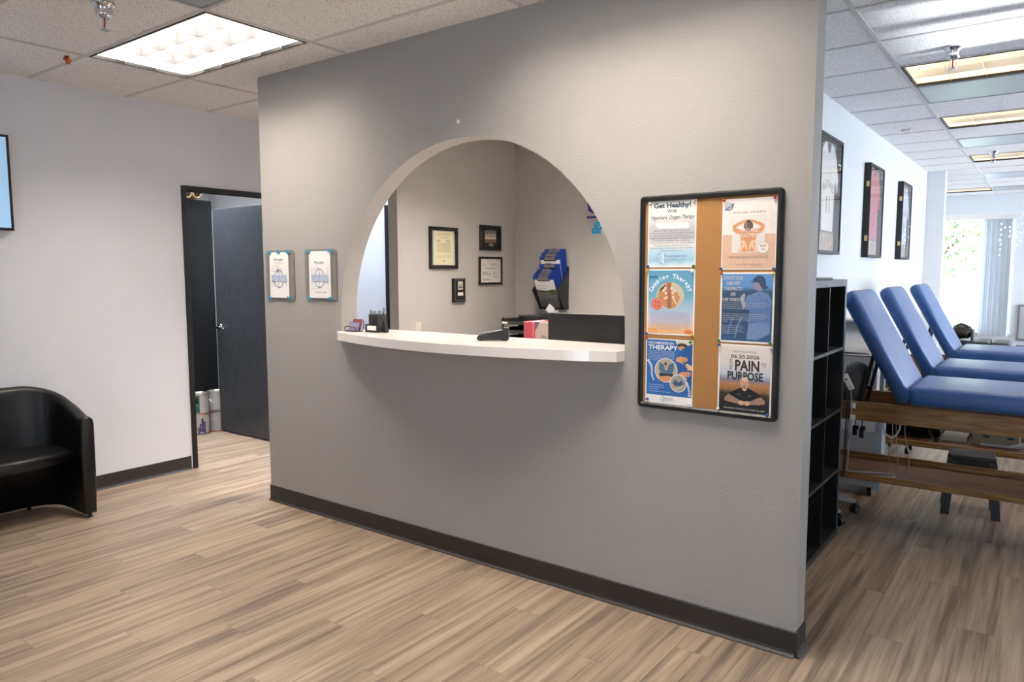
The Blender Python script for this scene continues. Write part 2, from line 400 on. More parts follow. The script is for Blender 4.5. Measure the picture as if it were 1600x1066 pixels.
mb = MB(); mb.box(2.66, 2.775, PT, 7.7, 0, H + .1, rwall_m); struct('wall_right_room', mb)
mb = MB(); mb.box(1.9, 2.975, 7.7, 7.84, 0, H + .1, rwall_m); struct('wall_stub', mb)
mb = MB(); mb.box(XL, 2.66, 5.9, 6.0, 0, H + .1, rwall_m); struct('wall_hall_end', mb)
# window wall at the far end: opening x 2.55..3.62, z .52..2.36
mb = MB()
mb.box(1.8, 2.55, 11.33, 11.45, 0, H + .1, rwall_m); mb.box(3.55, 7.5, 11.33, 11.45, 0, H + .1, rwall_m)
mb.box(2.55, 3.55, 11.33, 11.45, 0, .5, rwall_m); mb.box(2.55, 3.55, 11.33, 11.45, 2.40, H + .1, rwall_m)
struct('wall_far', mb)
mb = MB(); mb.box(1.8, 1.9, 7.7, 11.33, 0, H + .1, rwall_m); struct('wall_far_left', mb)
# daylight side of the right room and the shop front behind the camera
mb = MB()
mb.box(7.5, 7.6, -6, 11.4, 0, .35, rwall_m); mb.box(7.5, 7.6, -6, 11.4, 2.35, H + .1, rwall_m)
mb.box(7.5, 7.6, -6, -3.7, .35, 2.35, rwall_m); mb.box(7.5, 7.6, -2.4, 3.2, .35, 1.9, rwall_m); mb.box(7.5, 7.6, -2.4, 1.347, 1.9, 2.35, rwall_m); mb.box(7.5, 7.6, 1.488, 1.553, 1.9, 2.35, rwall_m); mb.box(7.5, 7.6, 1.858, 3.2, 1.9, 2.35, rwall_m)  # paired high slots are added to shape the glint patches on the ceiling
for y in (5.5, 8.0, 11.2): mb.box(7.5, 7.6, y, y + .2, .35, 2.35, rwall_m)
struct('wall_right', mb)
mb = MB()
mb.box(-1.28, 7.5, -6.1, -6.0, 0, .2, rwall_m); mb.box(-1.28, 7.5, -6.1, -6.0, 2.5, H + .1, rwall_m)
mb.box(-1.28, 2.6, -6.1, -6.0, .2, 2.5, rwall_m); mb.box(3.3, 7.5, -6.1, -6.0, .2, 2.5, rwall_m)
struct('wall_front', mb)

# baseboards (cove base with a small toe)
def base_run(mb, a, b, nrm, h=.102, t=.008):
    a = Vector((*a, 0)); b = Vector((*b, 0)); n = Vector((*nrm, 0))
    prof = [(0, 0), (t + .014, 0), (t + .012, .004), (t + .003, .012), (t, .022), (t, h - .002), (t - .002, h), (0, h)]
    vs = [p + n * q + Vector((0, 0, z)) for p in (a, b) for q, z in prof]; k = len(prof)
    fs = [(i, (i + 1) % k, (i + 1) % k + k, i + k) for i in range(k)] + [tuple(range(k)), tuple(reversed(range(k, 2 * k)))]
    mb.add(vs, fs, base_m)
mb = MB(); base_run(mb, (0, 0), (3.392, 0), (0, -1)); base_run(mb, (3.392, -.008), (3.392, PT), (1, 0)); base_run(mb, (0, 0), (0, PT), (-1, 0)); struct('baseboard_reception', mb)
mb = MB(); base_run(mb, (XL, -6), (XL, DY0 - .05), (1, 0)); base_run(mb, (XL, DY1 + .05), (XL, 2.16), (1, 0)); struct('baseboard_left', mb)
mb = MB(); base_run(mb, (2.775, PT), (2.775, 7.7), (1, 0)); base_run(mb, (2.775, 7.7), (2.975, 7.7), (0, -1)); struct('baseboard_right_room', mb)
mb = MB(); base_run(mb, (1.9, 11.33), (7.5, 11.33), (0, -1)); struct('baseboard_far', mb)

# door frames
def door_frame(name, y0, y1, z1):
    mb = MB(); t = .018
    mb.box(XLb - t, XL + t, y0 - .036, y0, 0, z1 + .03, frame_m, .003, 1); mb.box(XLb - t, XL + t, y1, y1 + .036, 0, z1 + .03, frame_m, .003, 1)
    mb.box(XLb - t, XL + t, y0, y1, z1, z1 + .03, frame_m)
    mb.box(XL - .075, XL - .045, y0, y0 + .012, 0, z1, frame_m); mb.box(XL - .075, XL - .045, y1 - .012, y1, 0, z1, frame_m); mb.box(XL - .075, XL - .045, y0 + .012, y1 - .012, z1 - .006, z1, frame_m)
    return struct(name, mb)
door_frame('trim_2', DY0, DY1, DZ); door_frame('trim_3', 2.215, 3.1, DZ)
mb = MB(); mb.box(-1.27, -1.225, 2.22, 3.095, .008, DZ - .004, rwall_m); tag(mb.build('door_2'), kind='structure')
# open door leaf with wood grain
dm = grain('charcoal_door_wood', '2e3033', '3a3d42', '4a4f55', .38, (60, 60, 1.6))
mb = MB(); mb.box(-2.215, -1.30, 1.0, 1.044, .012, 2.10, dm, .002, 1); d1 = tag(mb.build('door_1'), kind='structure')
mb = MB(); hx = -2.15
mb.lathe((hx, 1.0, 1.0), [(0, -.012), (.03, -.012), (.033, -.008), (.033, 0)], chrome_m, axis='y')
mb.cyl((hx, .99, 1.0), (hx, .945, 1.0), .011, chrome_m); mb.tube([(hx - .012, .95, 1.0), (hx + .05, .945, 1.0), (hx + .11, .95, .997), (hx + .125, .955, .996)], [.011, .010, .009, .006], chrome_m)
mb.build('door_handle', d1)
mb = MB(); mb.box(-2.2165, -2.2140, 1.008, 1.036, .95, 1.06, steel_m); mb.cyl((-2.232, 1.022, 1.0), (-2.212, 1.022, 1.0), .009, steel_m); mb.build('latch_plate', d1)

# far window
mb = MB()
for a in ((2.55, 2.60, .5, 2.40), (3.50, 3.55, .5, 2.40), (2.6, 3.5, .5, .56), (2.6, 3.5, 2.34, 2.40)): mb.box(a[0], a[1], 11.36, 11.42, a[2], a[3], white_m)
w1 = tag(mb.build('window_1'), kind='structure')
mb = MB(); mb.box(2.60, 3.50, 11.388, 11.394, .56, 2.34, glass_m); mb.build('pane', w1)
mb = MB(); mb.box(2.5, 3.6, 11.22, 11.33, .49, .52, white_m, .005, 2); mb.build('window_sill', w1)
for k, (y0, y1) in enumerate(((-3.7, -2.4), (3.2, 5.5), (5.7, 8.0), (8.2, 11.2))):
    mb = MB()
    for a in ((y0, y0 + .05, .35, 2.35), (y1 - .05, y1, .35, 2.35), (y0, y1, .35, .40), (y0, y1, 2.30, 2.35)): mb.box(7.53, 7.58, *a, white_m)
    o = tag(mb.build('window_%d' % (k + 2)), kind='structure'); mb = MB(); mb.box(7.553, 7.557, y0 + .05, y1 - .05, .4, 2.3, glass_m); mb.build('pane', o)

mb = MB()
for a in ((2.6, 2.66, .2, 2.5), (3.24, 3.3, .2, 2.5), (2.66, 3.24, .2, .26), (2.66, 3.24, 2.44, 2.5)): mb.box(a[0], a[1], -6.08, -6.03, a[2], a[3], frame_m)
o = tag(mb.build('window_6'), kind='structure'); mb = MB(); mb.box(2.66, 3.24, -6.057, -6.053, .26, 2.44, glass_m); mb.build('pane', o)
# ================================================================== CEILING FITTINGS
louver_m = mat('louver_white', 'f0eee8', .5, spec=.5); blade_m = mat('louver_metal', 'd9d9d7', .28, metal=.92); blade_d = mat('louver_satin', '6e6e70', .5, spec=.3)
blackrim_m = mat('black_rim', '0b0b0b', .6)
def lamp_mat(name, c, s): return mat(name, c, .5, emit=s)
LM = {'front': lamp_mat('lamp_neutral', 'fff5e9', FIX * 4.3), 'hall': lamp_mat('lamp_hall_fill', 'e2ecff', FIX * 7), 'desk': lamp_mat('lamp_warm', 'fff4ea', FIX * 15),
      'store': lamp_mat('lamp_store', 'f6f8ff', FIX * 9), 'right': lamp_mat('lamp_right', 'ffe6bf', FIX * .75)}
def make_light(i, j, kind, label, rect=None, H=H):
    x0 = -.36 + 1.22 * i + .012; y0 = .35 + .61 * j + .012; x1 = x0 + 1.196; y1 = y0 + .586
    if rect: x0, x1, y0, y1 = rect
    r = thing('ceiling_light', label, 'ceiling light', ((x0 + x1) / 2, (y0 + y1) / 2, H), 'louvred ceiling lights')
    mb = MB(); t = .012
    for a in ((x0, x1, y0, y0 + t), (x0, x1, y1 - t, y1), (x0, x0 + t, y0 + t, y1 - t), (x1 - t, x1, y0 + t, y1 - t)): mb.box(*a, H - .006, H + .012, blackrim_m)
    mb.build('frame', r)
    mb = MB()
    for a in ((x0, x1, y0, y0 + .004), (x0, x1, y1 - .004, y1), (x0, x0 + .004, y0, y1), (x1 - .004, x1, y0, y1)): mb.box(*a, H + .012, H + .16, louver_m)
    mb.box(x0, x1, y0, y1, H + .16, H + .164, louver_m); mb.build('housing', r)
    mb = MB(); X0, X1, Y0, Y1 = x0 + t, x1 - t, y0 + t, y1 - t
    def blade(a, b):   # parabolic blade cross-section (wide at the top, thin lip at the bottom)
        a = Vector(a); b = Vector(b); d = (b - a).normalized(); n = Vector((-d.y, d.x, 0))
        pf = [(.0012, 0), (.003, .04), (.009, .085), (.014, .105)]
        pr = [(q, z) for q, z in pf] + [(-q, z) for q, z in reversed(pf)]; k = len(pr)
        vs = [p + n * q + Vector((0, 0, z)) for p in (a, b) for q, z in pr]
        mb.add(vs, [(i_, (i_ + 1) % k, (i_ + 1) % k + k, i_ + k) for i_ in range(k)] + [tuple(range(k))], blade_m if kind == 'right' else blade_d)
    for q in (1, 2): y = Y0 + (Y1 - Y0) * q / 3; blade((X0, y, H + .004), (X1, y, H + .004))
    for q in range(1, 6): x = X0 + (X1 - X0) * q / 6; blade((x, Y0, H + .0035), (x, Y1, H + .0035))
    mb.build('louver', r)
    mb = MB(); mb.quad((X0, Y0, H + .14), (X0, Y1, H + .14), (X1, Y1, H + .14), (X1, Y0, H + .14), LM[kind]); mb.build('lamp_panel', r)
    return r
LLAB = {(0, -2): 'louvred ceiling light between the wall screen and the arched partition, at upper left', (2, -2): 'louvred ceiling light in front of the arched partition above the pinboard side, out of view',
        (3, 3): 'nearest louvred ceiling light of the treatment room, behind a chrome sprinkler', (3, 6): 'second louvred ceiling light in the treatment room row', (3, 10): 'third louvred ceiling light in the treatment room row, behind the far sprinkler',
        (2, 16): 'farthest louvred ceiling light, near the far window wall', (-1, 2): 'added unseen louvred light brightening the hallway wall behind the arched partition', (1, 1): 'louvred ceiling light over the reception desk', (-2, 0): 'louvred ceiling light inside the store room'}
for (i, j), k in lights.items():
    d = {'front': 'waiting area', 'right': 'treatment room'}.get(k, k)
    make_light(i, j, k, LLAB.get((i, j), 'louvred %s ceiling light out of view, %s row %s' % (d, 'column %s' % 'ABCDEFGH'[i + 1], 'ABCDEFGHIJKLMNOPQRSTUVWXYZ'[j + 6])))

make_light(-1, 2, 'hall', LLAB[(-1, 2)], (-1.10, -.50, 1.45, 2.65), H - .168)  # added lamp, out of view, to brighten the hallway wall
vent_m = mat('perforated_metal', 'b4b8ba', .35, metal=.6, bump=.8, bscale=260, vary=.05, vscale=260)
VL = {(1, -3): 'perforated grey air vent in the ceiling at the top edge beside the upper left light', (3, 4): 'nearest perforated air vent of the treatment room, beside the nearest light there',
      (3, 8): 'perforated air vent in front of the far sprinkler', (3, 13): 'perforated ceiling vent, second farthest before the window', (3, 16): 'perforated ceiling vent farthest toward the window'}
for (i, j) in sorted(vents):
    x0 = -.36 + 1.22 * i + .012; y0 = .35 + .61 * j + .012; x1 = x0 + 1.196; y1 = y0 + .586
    r = thing('ceiling_vent', VL[(i, j)], 'vent', ((x0 + x1) / 2, (y0 + y1) / 2, H), 'perforated ceiling vents')
    mb = MB()
    for a in ((x0, x1, y0, y0 + .015), (x0, x1, y1 - .015, y1), (x0, x0 + .015, y0 + .015, y1 - .015), (x1 - .015, x1, y0 + .015, y1 - .015)): mb.box(*a, H - .006, H - .0005, greyp_m)
    mb.build('frame', r)
    mb = MB(); mb.box(x0 + .015, x1 - .015, y0 + .015, y1 - .015, H - .004, H - .0008, vent_m); mb.build('perforated_panel', r)

def make_sprinkler(loc, label):
    r = thing('fire_sprinkler', label, 'sprinkler', loc, 'chrome fire sprinklers')
    x, y, z = loc
    mb = MB(); mb.lathe(loc, [(0, 0), (.048, 0), (.05, -.006), (.046, -.012), (.040, -.014), (.038, -.03), (.034, -.045), (.036, -.05), (.030, -.062), (.018, -.070), (.0, -.072)], chrome_m, 28); mb.build('canopy', r)
    mb = MB()
    for s in (-1, 1): mb.tube([(x + .012 * s, y, z - .068), (x + .017 * s, y, z - .085), (x + .015 * s, y, z - .105), (x + .004 * s, y, z - .116)], .0028, chrome_m, 8)
    mb.build('frame_arms', r)
    mb = MB(); mb.cyl((x, y, z - .072), (x, y, z - .112), .0035, mat('red_bulb', 'a5261c', .2), n=10); mb.build('glass_bulb', r)
    mb = MB(); mb.lathe((x, y, z - .117), [(0, .002), (.006, .002), (.02, 0), (.021, -.002), (0, -.002)], chrome_m, 20); mb.build('deflector', r)
    return r
s0 = make_sprinkler((.566, -1.189, H), 'chrome pendant fire sprinkler at upper left before the ceiling light')
clone(s0, (3.614, 1.924, H), 'nearest chrome fire sprinkler in the treatment room ceiling')
clone(s0, (3.551, 6.265, H), 'distant chrome fire sprinkler in the treatment room ceiling')
mb = MB(); cop = mat('copper', 'a9572c', .35, metal=.9)
mb.cyl((-.455, -.93, H), (-.455, -.93, H - .018), .012, cop); mb.cyl((-.475, -.93, H - .012), (-.43, -.93, H - .03), .012, cop); mb.cyl((-.445, -.93, H - .02), (-.445, -.93, H - .045), .011, cop)
solo('pipe_fitting', mb, (-.455, -.93, H), 'small copper pipe fitting poking through the ceiling at upper left', 'pipe fitting')
mb = MB(); mb.box(2.98, 3.06, 4.39, 4.43, H - .02, H, white_m, .004, 2); solo('ceiling_sensor', mb, (3.02, 4.41, H), 'small white sensor on a ceiling tile above the jersey frames', 'sensor')
mb = MB(); mb.lathe((1.674, 0, 2.269), [(0, -.003), (.008, -.003), (.011, 0)], lwall_m, 14, 'y'); solo('wall_plug', mb, (1.674, 0, 2.269), 'small filled screw hole in the partition above the arch', 'wall plug')

# ================================================================== COUNTER AND ITEMS ON IT
cm = mat('white_quartz', 'efe9e3', .12, vary=.01, spec=.5, coat=.2)
CZ = 1.166
pts = [(.745, 0), (.745, -.038)]
for i in range(0, 33):
    x = .80 + (2.618 - .80) * i / 32; t = (x - AX) / .94; pts.append((x, -.055 - .185 * (1 - t * t)))
pts += [(2.628, 0), (2.626, 0), (2.626, .25), (.752, .25), (.752, 0)]
mb = MB(); mb.prism(pts, 'xy', CZ - .046, CZ, cm)
solo('reception_counter', mb, (1.69, 0, CZ - .046), 'white bow-fronted counter top in the arched opening', 'counter')

# business card holder
def card(mb, x0, x1, y, z, h, m1, tilt=.35, th=.0012):
    dy = h * math.sin(tilt); dz = h * math.cos(tilt)
    mb.add([(x0, y, z), (x1, y, z), (x1, y + dy, z + dz), (x0, y + dy, z + dz), (x0, y + th, z), (x1, y + th, z), (x1, y + dy + th, z + dz), (x0, y + dy + th, z + dz)],
           [(0, 1, 2, 3), (7, 6, 5, 4), (0, 4, 5, 1), (1, 5, 6, 2), (2, 6, 7, 3), (3, 7, 4, 0)], m1)
RZ1 = Matrix.Rotation(.55, 4, 'Z')
r = thing('card_holder', 'small black wire holder of business cards at the left end of the counter', 'card holder', (.835, .02, CZ), None)
x0, x1 = .787, .883
mb = MB(); mb.tube([(x0, -.005, CZ + .004), (x0, -.01, CZ + .022), (x0 + .012, -.012, CZ + .03), (x1 - .012, -.012, CZ + .03), (x1, -.01, CZ + .022), (x1, -.005, CZ + .004), (x1 + .004, .04, CZ + .004), (x1 - .002, .055, CZ + .05), (x1 - .01, .06, CZ + .062), (x0 + .01, .06, CZ + .062), (x0 + .002, .055, CZ + .05), (x0 - .004, .04, CZ + .004)], .0025, blackp_m, 8, closed=True)
mb.box(x0, x1, -.004, .045, CZ + .0005, CZ + .006, blackp_m); mb.build('wire_frame', r)
cm1 = mat('card_mauve', '776f92', .5); cm2 = mat('card_red', '8a4644', .5)
mb = MB(); card(mb, x0 + .004, x1 - .004, .012, CZ + .006, .052, cm1); fcd = mb.build('front_cards', r)
mb = MB(); card(mb, x0 + .006, x1 - .006, .03, CZ + .006, .068, cm2); mb.build('rear_cards', r)
p = Print((x0 + .004, .011, CZ + .006), (1, 0, 0), (0, math.sin(.35), math.cos(.35))); p.text('CHIROPRACTIC', .044, .036, .006, white_m, w=.07); p.text('PHYSICAL THERAPY', .044, .024, .006, white_m, w=.06); p.finish(fcd)
# pen caddy with notes tray
r = thing('pen_caddy', 'black mesh pen caddy on the left of the counter', 'pen holder', (.955, .13, CZ))
mesh_m = mat('black_mesh', '15171a', .45, bump=1, bscale=900, vary=.4, vscale=700)
mb = MB()
for a in ((.905, .98, .145, .147), (.905, .98, .073, .075), (.905, .907, .075, .145), (.978, .98, .075, .145), (.941, .943, .075, .145)): mb.box(*a, CZ + .002, CZ + .098, mesh_m)
mb.tube([(.905, .073, CZ + .098), (.98, .073, CZ + .098), (.98, .147, CZ + .098), (.905, .147, CZ + .098)], .0025, blackp_m, 8, closed=True); mb.box(.903, .982, .071, .149, CZ, CZ + .004, blackp_m); mb.build('pen_cup', r)
mb = MB()
for a in ((.915, 1.02, .035, .037), (.915, .917, .035, .071), (1.018, 1.02, .035, .071)): mb.box(*a, CZ + .003, CZ + .045, mesh_m)
mb.box(.915, 1.02, .035, .071, CZ, CZ + .004, blackp_m); mb.build('note_tray', r)
mb = MB(); mb.box(.935, 1.008, .032, .034, CZ + .012, CZ + .038, paper_m); mb.build('paper_label', r)
pc = [('dark grey pen leaning left in the black caddy', (.918, .09, CZ + .01), (.912, .085, CZ + .125)), ('pen in the caddy just right of the leftmost pen', (.93, .1, CZ + .01), (.926, .1, CZ + .12)), ('short pen in the middle of the black caddy', (.948, .11, CZ + .01), (.944, .12, CZ + .118)),
      ('pen just left of the tallest pen in the caddy', (.962, .1, CZ + .01), (.967, .105, CZ + .122)), ('tallest pen, leaning right in the black caddy', (.966, .12, CZ + .01), (.985, .12, CZ + .142))]
for lab, a, b in pc:
    mb = MB(); a = Vector(a); b = Vector(b); mb.cyl(a, a + (b - a) * .8, .006, darkp_m, n=10); mb.cyl(a + (b - a) * .78, b, .008, greyp_m, n=10)
    solo('pen', mb, a, lab, 'pen', 'pens in the black caddy')
# small black easel stand at the right of the caddy
mb = MB(); mb.prism([(1.025, CZ), (1.06, CZ), (1.046, CZ + .07), (1.04, CZ + .07)], 'xz', .06, .085, blackp_m); solo('sign_stand', mb, (1.04, .07, CZ), 'small black tapered stand just right of the pen caddy', 'stand')
# card terminal
T = Matrix.Translation((1.845, .06, CZ)) @ Matrix.Rotation(math.radians(34), 4, 'Z') @ Matrix.Diagonal((.80, .95, 1.12, 1))
r = thing('card_terminal', 'black card payment terminal on the counter left of the monitor', 'card reader', (1.845, .06, CZ))
mb = MB(); mb.prism([(-.10, .006), (.10, .006), (.10, .042), (.05, .046), (-.085, .026), (-.10, .018)], 'xz', -.042, .042, blackp_m, T)
mb.prism([(-.088, 0), (-.07, 0), (-.07, .007), (-.088, .007)], 'xz', -.035, .035, blackp_m, T); mb.prism([(.07, 0), (.088, 0), (.088, .007), (.07, .007)], 'xz', -.035, .035, blackp_m, T); mb.build('body', r)
mb = MB(); mb.prism([(.0, .0405), (.05, .0475), (.05, .0465), (.0, .0395)], 'xz', -.03, .03, greyp_m, T); mb.build('screen', r)
mb = MB(); tl = math.atan2(.02, .135)
for a in range(4):
    for b in range(3):
        cx = -.075 + a * .019; cz = .027 + (cx + .085) * .148
        mb.box(cx - .006, cx + .006, -.024 + b * .018, -.012 + b * .018, cz, cz + .004, greyp_m, M=T)
tag(mb.build('keypad', r))
mb = MB(); mb.prism([(.06, .047), (.1, .043), (.1, .058), (.065, .058)], 'xz', -.03, .03, darkp_m, T); mb.build('paper_cover', r)

# ---------------------------------------------------------------- reception desk and what stands on it
deskm = mat('white_laminate', 'd9d6d0', .45)
mb = MB(); mb.box(.85, 2.62, .26, .86, .72, .75, deskm, .003, 1)
r = thing('reception_desk', 'white laminate desk behind the counter carrying the monitor', 'desk', (1.7, .5, 0)); mb.build('desktop', r)
for a in ((.87, .9), (2.57, 2.6)):
    mb = MB(); mb.box(*a, .28, .84, 0, .72, deskm); mb.build('side_panel', r)
mb = MB(); mb.box(.03, 2.3, 2.1, 2.74, .72, .75, deskm); r = thing('back_desk', 'white laminate desk along the back wall of the reception', 'desk', (1.1, 2.4, 0)); mb.build('desktop', r)
for a in ((.05, .08), (2.25, 2.28)):
    mb = MB(); mb.box(*a, 2.12, 2.72, 0, .72, deskm); mb.build('side_panel', r)
# monitor seen from behind
r = thing('computer_monitor', 'black computer monitor seen from behind over the counter', 'monitor', (2.12, .5, .75))
mb = MB(); mb.box(1.885, 2.43, .50, .535, .965, 1.288, mat('monitor_back', '1b1b1c', .28, vary=.05), .004, 2); mb.build('housing', r)
mb = MB(); mb.box(1.895, 2.42, .534, .5365, .975, 1.28, mat('dark_screen', '0a0c10', .1)); mb.build('screen', r)
mb = MB(); mb.box(2.11, 2.20, .45, .50, .80, 1.05, blackp_m, .004, 2); mb.build('stand', r)
mb = MB(); mb.box(2.03, 2.28, .38, .58, .75, .765, blackp_m, .004, 2); mb.build('foot', r)
mb = MB(); mb.tube([(2.33, .496, .97), (2.34, .488, 1.03), (2.37, .484, 1.08), (2.40, .49, 1.11)], .004, blackp_m, 8); mb.build('cable', r)
T = Matrix.Translation((1.88, .53, 1.305)) @ Matrix.Rotation(math.radians(38), 4, 'Y')
mb = MB(); mb.box(-.022, .022, -.001, .001, -.022, .022, paper_m, M=T); solo('sticky_note', mb, (1.88, .53, 1.285), 'white note tilted at the left top corner of the monitor', 'note')
mb = MB(); mb.box(1.885, 1.93, .538, .5395, 1.27, 1.30, paper_m); solo('sticky_note', mb, (1.905, .539, 1.285), 'white note lying flat on top of the monitor beside the tilted note', 'note')
# letter trays
def trays(loc, n, label, w_=.27, d_=.34, rz=0):
    r = thing('letter_tray', label, 'letter tray', loc); x, y, z = loc
    for k in range(n):
        mb = MB(); b = z + k * .075
        mb.box(x - w_ / 2, x + w_ / 2, y - d_ / 2, y + d_ / 2, b, b + .006, blackp_m)
        mb.box(x - w_ / 2, x - w_ / 2 + .006, y - d_ / 2, y + d_ / 2, b + .006, b + .045, mesh_m); mb.box(x + w_ / 2 - .006, x + w_ / 2, y - d_ / 2, y + d_ / 2, b + .006, b + .045, mesh_m)
        mb.box(x - w_ / 2, x + w_ / 2, y + d_ / 2 - .006, y + d_ / 2, b + .006, b + .045, mesh_m)
        mb.box(x - w_ / 2, x + w_ / 2, y - d_ / 2 - .004, y - d_ / 2 + .002, b, b + .028, darkp_m, .003, 2)
        for sx in (-1, 1): mb.box(x + sx * (w_ / 2 - .004) - .004, x + sx * (w_ / 2 - .004) + .004, y + d_ / 2 - .02, y + d_ / 2 - .01, b, min(b + .075, z + n * .075 - .02), blackp_m)
        for sx in (-1, 1): mb.box(x + sx * (w_ / 2 - .004) - .004, x + sx * (w_ / 2 - .004) + .004, y - d_ / 2 + .01, y - d_ / 2 + .02, b, min(b + .075, z + n * .075 - .02), blackp_m)
        mb.build('tray', r)
    mb = MB(); mb.box(x - w_ / 2 + .01, x - w_ / 2 + .07, y - d_ / 2 - .0055, y - d_ / 2 - .0045, z + (n - 1) * .075 + .006, z + (n - 1) * .075 + .022, paper_m); mb.build('label_strip', r)
    return r
trays((.50, 2.27, .765), 5, 'black stacked letter trays on the back desk left of the red binder', .36, .3)
mb = MB()
mb.box(.22, .56, 2.5, 2.73, .75, .76, blackp_m); mb.box(.22, .23, 2.5, 2.73, .76, 1.10, blackp_m); mb.box(.55, .56, 2.5, 2.73, .76, 1.10, blackp_m); mb.box(.22, .56, 2.5, 2.73, 1.085, 1.12, darkp_m, .01, 2)
solo('desk_rack', mb, (.39, 2.6, .75), 'black desk rack against the back wall behind the letter trays', 'desk rack')
redb = mat('binder_red', 'b24a54', .5)
r = thing('ring_binder', 'red binder with a white side label left of the monitor', 'binder', (1.33, 1.35, .75))
xb = 1.145
mb = MB(); mb.box(xb, xb + .075, 1.30, 1.32, .9, 1.165, redb, .003, 1); mb.box(xb, xb + .006, 1.32, 1.55, .9, 1.165, redb); mb.box(xb + .069, xb + .075, 1.32, 1.55, .9, 1.165, redb); cvr = mb.build('cover', r)
mb = MB(); mb.box(xb + .01, xb + .065, 1.33, 1.54, .91, 1.16, paper_m); mb.build('pages', r)
mb = MB(); mb.box(xb + .076, xb + .25, 1.33, 1.345, .9, 1.165, mat('binder_face', 'b9ada2', .5), .002, 1)
p = Print((xb + .076, 1.33, .9)); p.text('Office', .075, .15, .022, darkp_m, w=.055, shear=.3); p.poly([(0, .265), (.045, .265), (0, .2)], mat('binder_corner', '6a6a86', .5)); mb.build('side_label', r); p.finish(r)
mb = MB(); mb.box(.9, 1.6, 1.2, 1.75, .86, .9, deskm, .003, 1); rs = thing('desk_return', 'white side table behind the counter under the red binder', 'table', (1.25, 1.5, 0)); mb.build('tabletop', rs)
for a, b in ((.92, 1.22), (1.56, 1.22), (.92, 1.71), (1.56, 1.71)):
    mb = MB(); mb.box(a, a + .03, b, b + .03, 0, .86, deskm); mb.build('leg', rs)
# outlet on the side wall
r = thing('wall_outlet', 'white wall outlet beside the hallway opening above the counter', 'outlet', (0, 1.42, 1.05))
mb = MB(); mb.box(0, .007, 1.385, 1.455, .99, 1.105, mat('outlet_ivory', 'bdb3a6', .4), .002, 2); mb.build('plate', r)
mb = MB(); mb.box(.007, .009, 1.405, 1.435, 1.0, 1.095, mat('outlet_ivory', 'bdb3a6', .4), .001, 1); mb.build('sockets', r)

# ---------------------------------------------------------------- frames on the side wall (facing +x, u=+y)
def wall_frame(name, label, cat, y0, y1, z0, z1, fw, depth=.02):
    r = thing(name, label, cat, (0, (y0 + y1) / 2, (z0 + z1) / 2)); mb = MB()
    for a in ((y0, y1, z0, z0 + fw), (y0, y1, z1 - fw, z1), (y0, y0 + fw, z0 + fw, z1 - fw), (y1 - fw, y1, z0 + fw, z1 - fw)): mb.box(0, depth, *a, blackp_m, .002, 1)
    mb.build('frame', r); return r
cream = mat('cream_paper', 'd8cfae', .6); ink = mat('grey_ink', '7d7766', .7); bluegrey = mat('mat_blue_grey', 'a9b0b0', .6)
r = wall_frame('certificate_frame', 'tall black framed cream certificate nearest the hallway opening', 'picture frame', 1.56, 1.91, 1.541, 1.886, .028)
mb = MB(); mb.box(.001, .006, 1.585, 1.885, 1.565, 1.86, bluegrey); mb.build('backing', r)
mb = MB(); mb.box(.006, .008, 1.618, 1.86, 1.572, 1.852, cream); pt = mb.build('certificate', r)
p = Print((.008, 1.618, 1.572), (0, 1, 0), (0, 0, 1)); W_ = .242
p.text('State of California', W_ / 2, .25, .010, ink, w=.15, bold=.01); p.text('License of', W_ / 2, .235, .006, ink, w=.05); p.text('Chiropractic Practice', W_ / 2, .222, .007, ink, w=.11, bold=.01)
for k in range(8): p.rect(.03, .105 + k * .010, .21, .111 + k * .010, mat('pale_ink', 'b5ad90', .7), step=False)
for k in range(2): p.rect(.03, .19 + k * .01, .075, .194 + k * .01, ink, step=False); p.rect(.15, .19 + k * .01, .2, .194 + k * .01, ink, step=False)
for k in range(3): p.rect(.03, .06 + k * .01, .21, .063 + k * .01, mat('pale_ink', 'b5ad90', .7), step=False)
p.ell(.12, .035, .015, .012, mat('pale_ink', 'b5ad90', .7)); p.ring(.121, .14, .001, .0005, ink); p.finish(pt)
mb = MB(); mb.box(.0115, .0125, 1.588, 1.882, 1.569, 1.858, glass_m); mb.build('glass', r)
# team photo frame
r = wall_frame('team_photo_frame', 'square black frame holding a small team photograph, uppermost on the side wall', 'picture frame', 2.215, 2.52, 1.705, 1.93, .02)
mb = MB(); mb.box(.001, .008, 2.232, 2.502, 1.722, 1.913, mat('black_mat', '111113', .7)); mb.build('backing', r)
tp = grad_mat('team_photo', [(0, '5b4a3c'), (.35, '8f7f6b'), (.6, '4a4238'), (1, '6d6a66')], 2, -.04, .08, .8, 60)
mb = MB(); mb.box(.008, .009, 2.29, 2.45, 1.775, 1.885, tp); pt = mb.build('team_photo', r)
p = Print((.009, 2.29, 1.775), (0, 1, 0), (0, 0, 1)); sk = mat('photo_skin', 'b08c6f', .6); jw = mat('photo_jersey', 'c9c4ba', .6); jr = mat('photo_maroon', '6b3a34', .6)
for row, (v, n) in enumerate(((.01, 8), (.035, 7), (.06, 5))):
    for k in range(n):
        u = .16 * (k + .5) / n; p.rect(u - .008, v, u + .008, v + .018, jr if row == 0 else jw, step=False); p.ell(u, v + .023, .004, .005, sk, step=False, n=10)
p.finish(pt)
mb = MB(); mb.box(.008, .0095, 2.345, 2.41, 1.745, 1.768, mat('brass_plate', 'a08c5a', .35, metal=.7)); mb.build('name_plate', r)
